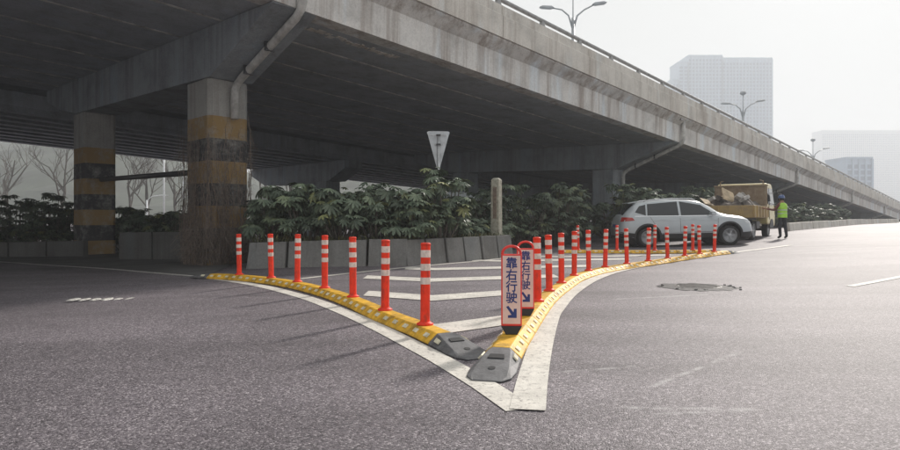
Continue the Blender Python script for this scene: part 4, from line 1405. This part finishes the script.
# ------------------------------------------------------------------ yellow tipper truck loaded with rubble
M['truckyellow'] = mat('worn_yellow_truck_paint', (.44, .30, .10), .6, 0, c2=(.30, .21, .11), scale=3.5)
M['cabyellow'] = mat('pale_yellow_cab_paint', (.60, .50, .22), .4, 0, .15, 3, coat=.3)
M['rust'] = mat('rusty_brown_steel', (.20, .125, .075), .75, 0, c2=(.33, .26, .18), scale=4)
M['rubble'] = mat('rubble_board', (.42, .33, .22), .85, 0, .4, 3)
M['rubblegrey'] = mat('rubble_concrete', (.40, .38, .36), .9, 0, .4, 4)
M['rubbledark'] = mat('rubble_dark', (.10, .085, .075), .9, 0, .5, 4)
tcx, tcy = D(723.5, 23.6), 23.6              # middle of the tailgate
hd = R(90 - 37)
tr = empty('tipper_truck', (tcx, tcy, G(tcx + .8)), hd, 'yellow open truck loaded with rubble parked beyond the white car', 'truck')
W2 = .95
TS, TZ = 1.10, 1.02
tr.scale = (TS, TS, TZ)
def plank(name, x0, x1, y0, y1, z0, z1, m, b=.01, par=tr): return MB().box(x0, x1, y0, y1, z0, z1).build(name, m, par, bevel=b)
plank('bed_floor', .0, 2.75, -W2, W2, .86, .93, M['truckyellow'])
def ribbed(name, x0, x1, y0, y1, z0, z1, along):
    p = plank(name, x0, x1, y0, y1, z0, z1, M['truckyellow'])
    n = 5
    for k in range(n + 1):
        if along == 'x':
            c = x0 + (x1 - x0) * k / n
            yo = y0 - .025 if y0 < 0 else y1
            MB().box(max(x0, c - .03), min(x1, c + .03), yo, yo + .025, z0 + .01, z1 - .01).build('rib', M['truckyellow'], p)
        else:
            c = y0 + (y1 - y0) * k / n
            MB().box(x0 - .025, x0, max(y0, c - .03), min(y1, c + .03), z0 + .01, z1 - .01).build('rib', M['truckyellow'], p)
    return p
ribbed('tailgate', -.04, .0, -W2, W2, .88, 1.34, 'y')
ribbed('side_panel', .005, 2.75, -W2 - .04, -W2, .88, 1.34, 'x')
ribbed('side_panel', .005, 2.75, W2, W2 + .04, .88, 1.34, 'x')
plank('headboard', 2.76, 2.82, -W2, W2, .88, 2.18, M['rust'])
for k in range(6):
    y = -W2 + .06 + k * (2 * W2 - .12) / 5
    plank('headboard_rib', 2.735, 2.758, y - .035, y + .035, .95, 2.16, M['rust'], .004)
plank('headboard_top', 2.72, 2.84, -W2 - .02, W2 + .02, 2.185, 2.26, M['rust'])
for sd_ in (-1, 1):
    plank('chassis_rail', .05, 4.45, sd_ * .36 - .04, sd_ * .36 + .04, .58, .76, M['darksteel'])
    plank('cross_bearer', .3, 2.6, sd_ * .55 - .05, sd_ * .55 + .05, .765, .858, M['darksteel'])
    wheel(tr, .75, sd_ * .70, .37, .37, .30, 6, sd_)
    wheel(tr, 3.75, sd_ * .74, .37, .37, .20, 6, sd_)
    plank('mudguard', .30, 1.20, sd_ * .70 - .17, sd_ * .70 + .17, .775, .80, M['carblack'], .004)
    plank('tail_lamp', -.035, .06, sd_ * .66 - .11, sd_ * .66 + .11, .70, .80, M['redlamp'])
plank('fuel_tank', 1.55, 2.25, -.80, -.45, .42, .74, M['darksteel'], .05)
plank('axle', .68, .82, -.55, .55, .30, .44, M['darksteel'], .04)
plank('axle', 3.69, 3.81, -.62, .62, .32, .42, M['darksteel'], .03)
# cab: lofted block with raked screen
cabp = [(2.92, .62), (4.50, .50), (4.58, .95), (4.50, 1.30), (4.22, 2.22), (4.05, 2.33), (3.05, 2.33), (2.92, 2.22)]
cab = MB().prism(cabp, lambda a, z: (a, -W2 + (.06 if z > 1.4 else 0), z), lambda a, z: (a, W2 - (.06 if z > 1.4 else 0), z)).build('cab', M['cabyellow'], tr, bevel=.05, fixn=True)
cut_arches(cab, [(3.75, .37, .47)], .3) if False else None
for sd_ in (-1, 1):
    def cp(a, z, off=.006): return (a, sd_ * (W2 - .06 * min(1, max(0, (z - 1.30) / .92)) + off), z)
    dw = MB().prism([(3.38, 1.42), (4.36, 1.42), (4.14, 2.12), (3.38, 2.12)], lambda a, z: cp(a, z, -.01), lambda a, z: cp(a, z, .012)).build('door_window', M['glassdark'], tr, fixn=True)
    MB().prism([(3.02, 1.45), (3.28, 1.45), (3.28, 2.10), (3.05, 2.10)], lambda a, z: cp(a, z, -.01), lambda a, z: cp(a, z, .012)).build('rear_side_window', M['glassdark'], tr, fixn=True)
    MB().prism([(3.32, .80), (3.335, .80), (3.335, 2.15), (3.32, 2.15)], lambda a, z: cp(a, z, -.01), lambda a, z: cp(a, z, .010)).build('door_seam', M['seam'], tr, fixn=True)
    plank('door_handle', 3.42, 3.56, sd_ * (W2 + .012) - .012, sd_ * (W2 + .012) + .012, 1.20, 1.235, M['carblack'], .004)
    MB().tube([(4.34, sd_ * W2, 1.95), (4.42, sd_ * (W2 + .18), 1.98), (4.42, sd_ * (W2 + .20), 1.55), (4.36, sd_ * W2, 1.45)], .014, 6).build('mirror_arm', M['carblack'], tr)
    MB().box(4.38, 4.43, sd_ * (W2 + .20) - .08, sd_ * (W2 + .20) + .08, 1.62, 1.92).build('mirror', M['carblack'], tr, bevel=.015)
    wl = MB().lathe([(.46, 0), (.46, .05)], 30)
    wl.v = [(a + 3.75, sd_ * (W2 - .035 + c), max(b + .37, .46)) for a, b, c in wl.v]
    wl.build('wheel_arch', M['carblack'], tr, fixn=True)
MB().prism([(-.78, 0), (.78, 0), (.70, .78), (-.70, .78)], lambda a, z: (4.505 - z * .30, a, 1.38 + z), lambda a, z: (4.535 - z * .30, a, 1.39 + z)).build('windscreen', M['glassdark'], tr, fixn=True)
MB().box(2.905, 2.922, -.55, .55, 1.55, 2.05).build('cab_rear_window', M['glassdark'], tr)
for q in ((3.1, -.3), (3.1, .3)):
    MB().tube([(2.97, q[1] * 2.6, .95), (2.97, q[1] * 2.6, 2.42), (2.97, q[1] * 2.2, 2.46)], .022, 6).build('guard_post', M['rust'], tr)
# the load
rr = random.Random(21)
def chunk(name, x, y, z, sx, sy, sz, m, rot, label, cat='rubble'):
    mb = MB()
    pts = []
    for cx in (-1, 1):
        for cy in (-1, 1):
            for cz in (-1, 1):
                pts.append((cx * sx * rr.uniform(.75, 1.1), cy * sy * rr.uniform(.75, 1.1), cz * sz * rr.uniform(.75, 1.1)))
    o_ = [pts[i] for i in (0, 4, 6, 2, 1, 5, 7, 3)]
    mb.hexa(o_)
    o = mb.build(name, m, bevel=.01, fixn=True)
    mw = Matrix.Translation((tcx, tcy, G(tcx + .8))) @ Matrix.Rotation(hd, 4, 'Z') @ Matrix.Diagonal((TS, TS, TZ, 1)) @ Matrix.Translation((x, y, z)) @ Euler(rot).to_matrix().to_4x4()
    o.matrix_world = mw
    tag(o, label, cat, 'rubble on the truck')
# heap that the pieces lie on
mb = MB(); nn = 14
for i in range(nn):
    for j in range(nn):
        u, v = i / (nn - 1), j / (nn - 1)
        edge_ = min(u, 1 - u, v, 1 - v)
        mb.v.append((.03 + 2.7 * u, -W2 + .02 + (2 * W2 - .04) * v, 1.20 + .42 * min(1, edge_ * 4) + rr.uniform(-.08, .11)))
for i in range(nn - 1):
    for j in range(nn - 1):
        a = i * nn + j
        mb.f.append((a, a + nn, a + nn + 1, a + 1)); mb.mi.append(0)
b0 = len(mb.v)
mb.v += [(.03, -W2 + .02, .935), (2.73, -W2 + .02, .935), (2.73, W2 - .02, .935), (.03, W2 - .02, .935)]
mb.f.append((b0, b0 + 1, b0 + 2, b0 + 3)); mb.mi.append(0)
for edge_ids, p0, p1 in (([i * nn for i in range(nn)], b0, b0 + 1), ([(nn - 1) * nn + j for j in range(nn)], b0 + 1, b0 + 2), ([i * nn + nn - 1 for i in range(nn)][::-1], b0 + 2, b0 + 3), ([j for j in range(nn)][::-1], b0 + 3, b0)):
    mb.f.append(tuple(edge_ids + [p1, p0])); mb.mi.append(0)
hp = mb.build('rubble_heap', M['rubbledark'], fixn=True)
hp.matrix_world = Matrix.Translation((tcx, tcy, G(tcx + .8))) @ Matrix.Rotation(hd, 4, 'Z') @ Matrix.Diagonal((TS, TS, TZ, 1))
tag(hp, 'dark heap of loose rubble filling the bed of the yellow truck', 'rubble', kind='stuff')
chunk('plywood_sheet', .55, -.05, 1.74, .32, .27, .022, M['rubble'], (.55, -.75, .3), 'tan board propped up in the middle of the truck load', 'board')
chunk('plywood_sheet', .35, .62, 1.48, .34, .20, .02, M['rubble'], (.25, -.35, .5), 'flat tan board sticking out at the left of the truck load', 'board')
chunk('plank', .85, -.58, 1.68, .30, .05, .03, M['rubblegrey'], (.1, .65, -.5), 'pale plank leaning at the right of the truck load', 'plank')
rlabs = ['grey lump at the left rear corner of the truck load', 'dark lump beside the propped board on the truck', 'grey lump in the middle of the truck load', 'pale lump at the right rear of the truck load', 'tan lump near the headboard of the truck', 'grey slab at the right side of the truck load', 'dark slab near the left side of the truck load', 'small pale lump on top of the truck load']
for k, (x, y) in enumerate([(.3, .45), (.5, .3), (.6, -.42), (.3, -.62), (1.8, .3), (1.1, -.3), (1.2, .5), (1.0, .05)]):
    chunk('rubble_piece', x, y, 1.60 + .04 * (k % 3), rr.uniform(.10, .19), rr.uniform(.08, .16), rr.uniform(.06, .11), [M['rubblegrey'], M['rubbledark'], M['rubblegrey'], M['rubblegrey'], M['rubble'], M['rubblegrey'], M['rubbledark'], M['rubblegrey']][k], (rr.uniform(-.6, .6), rr.uniform(-.6, .6), rr.uniform(0, 3)), rlabs[k])

# ------------------------------------------------------------------ worker
M['skin'] = mat('skin', (.36, .20, .13), .55)
M['trousers'] = mat('dark_work_trousers', (.028, .028, .034), .85, 0, .35, 14, bump=.4, bscale=18)
M['sleeve'] = mat('dark_red_sleeve', (.16, .045, .040), .85, 0, .3, 14)
M['hivis'] = mat('lime_safety_vest', (.36, .66, .06), .6, 0, .15, 10)
M['silver'] = mat('silver_reflective_tape', (.55, .57, .55), .35, .2)
M['helmet'] = mat('blue_helmet', (.030, .075, .22), .35, 0, .1, 8, coat=.4)
M['hair'] = mat('black_hair', (.01, .009, .008), .6)
M['boot'] = mat('dark_boot', (.02, .018, .016), .6)
wy = 23.6; wx = D(782.5, wy)
wk = empty('person', (wx, wy, G(wx)), R(18), 'worker in lime vest and blue helmet standing beside the truck cab', 'person')
def skin_body(name, verts, edges, radii, parent, mats, assign, sub=2):
    me = bpy.data.meshes.new(name)
    me.from_pydata(verts, edges, [])
    o = bpy.data.objects.new(name, me); col.objects.link(o)
    sk = o.modifiers.new('skin', 'SKIN'); sk.use_smooth_shade = True
    for v, r in zip(me.skin_vertices[0].data, radii):
        v.radius = (r if isinstance(r, tuple) else (r, r))
    me.skin_vertices[0].data[0].use_root = True
    ss = o.modifiers.new('sub', 'SUBSURF'); ss.levels = sub; ss.render_levels = sub
    dg = bpy.context.evaluated_depsgraph_get(); dg.update()
    m2 = bpy.data.meshes.new_from_object(o.evaluated_get(dg))
    bpy.data.objects.remove(o)
    m2.materials.clear()
    for m in mats: m2.materials.append(m)
    for p in m2.polygons:
        p.material_index = assign(p.center); p.use_smooth = True
    ob = link(name, m2, parent)
    return ob
# facing away and a little left (+y away from the camera), arms reaching towards the cab on the left
vs = [(0, 0, .98), (0, .01, 1.14), (0, .02, 1.32), (0, .01, 1.46), (0, .03, 1.56), (0, .05, 1.66), (0, .05, 1.74),          # pelvis..head 0-6
      (-.10, 0, .92), (-.12, .03, .50), (-.13, -.02, .10), (-.135, .12, .04),                                                  # left leg 7-10
      (.10, 0, .92), (.13, -.02, .50), (.16, -.06, .10), (.18, .07, .04),                                                      # right leg 11-14
      (-.17, .02, 1.44), (-.27, .16, 1.22), (-.40, .36, 1.27), (-.45, .43, 1.29),                                              # left arm 15-18
      (.17, .02, 1.44), (.25, .10, 1.20), (.06, .34, 1.22), (-.01, .41, 1.24)]                                                # right arm 19-22
es = [(0, 1), (1, 2), (2, 3), (3, 4), (4, 5), (5, 6), (0, 7), (7, 8), (8, 9), (9, 10), (0, 11), (11, 12), (12, 13), (13, 14), (3, 15), (15, 16), (16, 17), (17, 18), (3, 19), (19, 20), (20, 21), (21, 22)]
rd = [(.155, .115), (.15, .11), (.17, .12), (.13, .10), .058, (.082, .10), (.078, .095), .095, .072, .055, .045, .095, .072, .055, .045, .075, .055, .042, .036, .075, .055, .042, .036]
def asg(c):
    if c.z < .075: return 3
    if c.z < 1.0 and abs(c.x) < .32 and c.y < .3: return 1
    if c.z > 1.53 and abs(c.x) < .14: return 0
    if math.hypot(c.x + .45, c.y - .43) < .06 or math.hypot(c.x + .01, c.y - .41) < .06: return 0
    return 2
bd = skin_body('body', vs, es, rd, wk, [M['skin'], M['trousers'], M['sleeve'], M['boot']], asg)
# hands: palm and five fingers each, curled towards the cab
for hx, hy, hz_, dr in ((-.455, .44, 1.295, Vector((-.55, .83, .1))), (-.02, .42, 1.245, Vector((-.6, .8, .1)))):
    dr.normalize()
    side_ = dr.cross(Vector((0, 0, 1))).normalized(); upv = side_.cross(dr).normalized()
    c = Vector((hx, hy, hz_))
    mb = MB()
    mb.tube([c - dr * .02, c + dr * .04, c + dr * .085], [.028, .036, .030], 8)
    for k in range(4):
        b = c + dr * .08 + upv * (.03 - .02 * k)
        L = (.070, .080, .075, .058)[k]
        mb.tube([b, b + dr * L * .5, b + dr * L * .75 + side_ * -.02, b + dr * L * .72 + side_ * -.045], [.0095, .009, .008, .007], 6)
    b = c + dr * .02 + upv * .028
    mb.tube([b, b + upv * .03 + dr * .02, b + upv * .045 + dr * .05], [.011, .010, .008], 6)
    mb.build('hand', M['skin'], wk, smooth=True)
# vest: sleeveless shell round the trunk
mb = MB()
lev = [(.90, .190, .150, 0), (1.02, .190, .150, .005), (1.15, .188, .145, .01), (1.30, .205, .155, .02), (1.42, .205, .145, .015), (1.485, .165, .115, .012), (1.53, .085, .085, .02)]
nn = 20
for (z, a, b, yo) in lev:
    for k in range(nn):
        an = 2 * math.pi * k / nn
        ca, sa_ = math.cos(an), math.sin(an)
        mb.v.append((a * math.copysign(abs(ca) ** .8, ca), yo + b * math.copysign(abs(sa_) ** .8, sa_), z))
for i in range(len(lev) - 1):
    for k in range(nn):
        k2 = (k + 1) % nn
        mb.f.append((i * nn + k, i * nn + k2, (i + 1) * nn + k2, (i + 1) * nn + k)); mb.mi.append(0)
vest = mb.build('safety_vest', M['hivis'], wk, smooth=True)
for z, zz in ((1.05, 1.09), (1.20, 1.24)):
    tb_ = MB()
    for z_ in (z, zz):
        for k in range(nn):
            an = 2 * math.pi * k / nn
            ca, sa_ = math.cos(an), math.sin(an)
            f = (z_ - 1.15) / .15
            a, b = (.192, .151) if z_ < 1.15 else (.188 + .012 * f + .006, .145 + .008 * f + .006)
            tb_.v.append((a * 1.01 * math.copysign(abs(ca) ** .8, ca), .012 + b * 1.01 * math.copysign(abs(sa_) ** .8, sa_), z_))
    tb_.f = [(k, (k + 1) % nn, nn + (k + 1) % nn, nn + k) for k in range(nn)]; tb_.mi = [0] * nn
    tb_.build('reflective_tape', M['silver'], vest, smooth=True)
hm = MB().lathe([(.150, 1.725), (.152, 1.735), (.125, 1.745), (.122, 1.78), (.108, 1.825), (.075, 1.855), (.02, 1.868)], 24, 0, .05)
hm.box(-.015, .015, -.05, .15, 1.85, 1.874)
hm.build('helmet', M['helmet'], wk, smooth=True)
wk.scale = (.94, .94, .925)
MB().lathe([(.095, 1.64), (.104, 1.68), (.106, 1.735)], 20, 0, .042).build('hair', M['hair'], wk, smooth=True)
fx = MB()
fx.add([(-.015, .145, 1.665), (.015, .145, 1.665), (0, .172, 1.66), (0, .146, 1.70)], [(0, 1, 2), (0, 2, 3), (1, 3, 2)])
fx.build('nose', M['skin'], bd)
for sx_ in (-1, 1):
    MB().lathe([(.004, -.006), (.012, 0), (.004, .006)], 8, sx_ * .035, 0).build('eye', M['hair'], bd).location = (0, .142, 1.70)
    MB().tube([(sx_ * .098, .05, 1.65), (sx_ * .110, .045, 1.68), (sx_ * .102, .05, 1.71)], [.008, .014, .010], 6).build('ear', M['skin'], bd, smooth=True)
MB().box(-.025, .025, .138, .146, 1.615, 1.623).build('mouth', M['sleeve'], bd)

# ------------------------------------------------------------------ background: trees, lamp posts, hills, towers
M['treebark'] = mat('bare_tree_bark', (.10, .09, .08), .9, 0, .3, 6)
def bare_tree(x, y, h, seed, label):
    rr = random.Random(seed)
    e = empty('bare_tree', (x, y, G(x)), 0, label, 'tree', 'bare trees behind the viaduct')
    tk = MB(); br = MB()
    def grow(p, d, L, r, depth, target):
        n = 4
        pts = [p]; q = Vector(p); dd = Vector(d)
        for i in range(n):
            dd = (dd + Vector((rr.uniform(-.18, .18), rr.uniform(-.18, .18), rr.uniform(-.02, .14)))).normalized()
            q = q + dd * L / n
            pts.append(q.copy())
        target.tube(pts, [r * (1 - .45 * i / n) for i in range(n + 1)], 5 if depth < 2 else 3, False)
        if depth >= 4: return
        for k in range(3 if depth else 5):
            j = rr.randint(2, n) if depth else rr.randint(2, 4)
            side = Vector((rr.uniform(-1, 1), rr.uniform(-1, 1), rr.uniform(.1, .9))).normalized()
            nd = (dd * .55 + side * .8).normalized()
            grow(pts[j], nd, L * rr.uniform(.5, .72), r * .5, depth + 1, br)
    grow(Vector((0, 0, -.1)), Vector((rr.uniform(-.08, .08), 0, 1)), h * .45, h * .017, 0, tk)
    tk.build('trunk', M['treebark'], e)
    br.build('branches', M['treebark'], e)
for i, (px, Y, h, lab) in enumerate([(56, 74, 14.5, 'bare tree seen left of the far banded pier'), (8, 80, 15, 'bare tree outside the left edge, farthest left'), (133, 78, 13, 'bare tree between the piers next to the far pier'),
                                     (150, 84, 14, 'slender bare tree between the piers left of the white lamp post'), (175, 88, 15, 'bare tree between the two white lamp posts'), (262, 84, 14, 'bare tree right of the vine covered pier'), (290, 80, 13, 'bare tree behind the planter shrubs')]):
    bare_tree(D(px, Y), Y, h, 500 + i, lab)
def white_post(px, Y, top, label, arm):
    x = D(px, Y)
    e = empty('lamp_post', (x, Y, G(x)), 0, label, 'lamp post', 'white lamp posts behind the viaduct')
    h = CAMH - G(x) + (HY - top) / F * Y
    MB().tube([(0, 0, 0), (0, 0, h)], [.10, .07], 10).build('pole', M['whitepole'], e, smooth=True)
    MB().lathe([(.2, 0), (.2, .05), (.12, .12)], 12).build('base', M['whitepole'], e)
    MB().tube([(0, 0, h - .05), (arm * .5, 0, h + .35), (arm * 1.5, 0, h + .5)], .045, 8).build('arm', M['whitepole'], e, smooth=True)
    MB().prism([(0, 0), (.6, -.02), (.7, .05), (.1, .1)], lambda a, z: (arm * (1.4 + a), -.12, h + .45 + z), lambda a, z: (arm * (1.4 + a), .12, h + .45 + z)).build('lamp_head', M['whitepole'], e, fixn=True)
white_post(164, 62, 120, 'white lamp post in the gap between the two piers', 1)
white_post(183.5, 66, 158, 'white lamp post beside the edge of the vine covered pier', -1)
white_post(147, 60, 200, 'short white post far behind between the piers', 1)

M['hill'] = mat('wooded_hill', (.045, .055, .04), .95, 0, .5, .08)
mb = MB(); rr = random.Random(31)
nxh, nyh = 60, 8
for j in range(nyh):
    for i in range(nxh):
        x = -420 + 520 * i / (nxh - 1); y = 150 + 130 * j / (nyh - 1)
        h = (38 * math.sin(math.pi * .5 * j / (nyh - 1))) * (.75 + .3 * math.sin(i * .23 + 1) + .15 * math.sin(i * .61)) + rr.uniform(-2, 2) * (j > 0)
        mb.v.append((x, y, -1 + max(0, h)))
for j in range(nyh - 1):
    for i in range(nxh - 1):
        a = j * nxh + i
        mb.f.append((a, a + 1, a + 1 + nxh, a + nxh)); mb.mi.append(0)
tag(mb.build('hill', M['hill']), kind='structure')

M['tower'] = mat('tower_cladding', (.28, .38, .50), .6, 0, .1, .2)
M['towerhazed'] = mat('haze_faded_cladding', (.55, .60, .64), .6)  # haze put into the colour: cladding lightened so the farthest tower looks fainter
M['towerglass'] = mat('tower_glass', (.10, .17, .27), .3, 0, .2, .3)
def tower(name, pxl, pxr, Y, steps, floors, bays, depth, label, skin=None):
    """slab block: floors of window bands between mullion fins; steps = (px from, px to, top y)"""
    x0, x1 = D(pxl, Y), D(pxr, Y)
    e = empty(name, ((x0 + x1) / 2, Y, 0), 0, label, 'building')
    ex = (x0 + x1) / 2
    skin = skin or M['tower']
    for (a, b, top) in steps:
        xa, xb = D(a, Y) - ex, D(b, Y) - ex
        h = CAMH + (HY - top) / F * Y
        MB().box(xa, xb, 0, depth, -.5, h).build('block', skin, e)
        MB().box(xa - .3, xb + .3, -.4, depth + .3, h + .004, h + 1.1).build('roof_parapet', skin, e)
        fh = 3.25
        n = int((h - 3) / fh)
        for k in range(n):
            z = 2.5 + k * fh
            if z + 1.8 < 18: continue
            MB().box(xa + .5, xb - .5, -.06, .2, z, z + 2.2).build('window_band', M['towerglass'], e)
        nb = max(2, int((xb - xa) / 2.9))
        for k in range(nb + 1):
            x = xa + (xb - xa) * k / nb
            MB().box(x - .5, x + .5, -.7, .1, 2, h - .1).build('mullion', skin, e)
    return e
tower('tower_block', 672, 772, 540, [(672, 678.5, 80), (678.8, 688, 62.5), (688.3, 722, 56.2), (722.3, 772, 58.8)], 20, 20, 22, 'tall pale tower block fading in the haze above the viaduct')
tower('tower_block', 822, 905, 880, [(822, 905, 131)], 20, 20, 25, 'very faint tower block at the right edge behind the haze', M['towerhazed'])
tower('apartment_block', 846, 872, 330, [(846, 872, 159)], 6, 6, 18, 'pale low block showing just above the far end of the viaduct')

# ------------------------------------------------------------------ haze
hzm = bpy.data.materials.new('haze_air'); hzm.use_nodes = True
nt = hzm.node_tree
for n in list(nt.nodes):
    if n.type == 'BSDF_PRINCIPLED': nt.nodes.remove(n)
pv = nt.nodes.new('ShaderNodeVolumePrincipled')
pv.inputs['Color'].default_value = (.945, .972, 1.0, 1)
pv.inputs['Density'].default_value = 0.0014
pv.inputs['Anisotropy'].default_value = 0.1
out = [n for n in nt.nodes if n.type == 'OUTPUT_MATERIAL'][0]
nt.links.new(pv.outputs[0], out.inputs['Volume'])
hz_o = MB().box(-440, 900, -70, 960, -2.2, 156).build('haze', hzm)
tag(hz_o, 'pale haze hanging over the whole place', 'haze', kind='stuff')
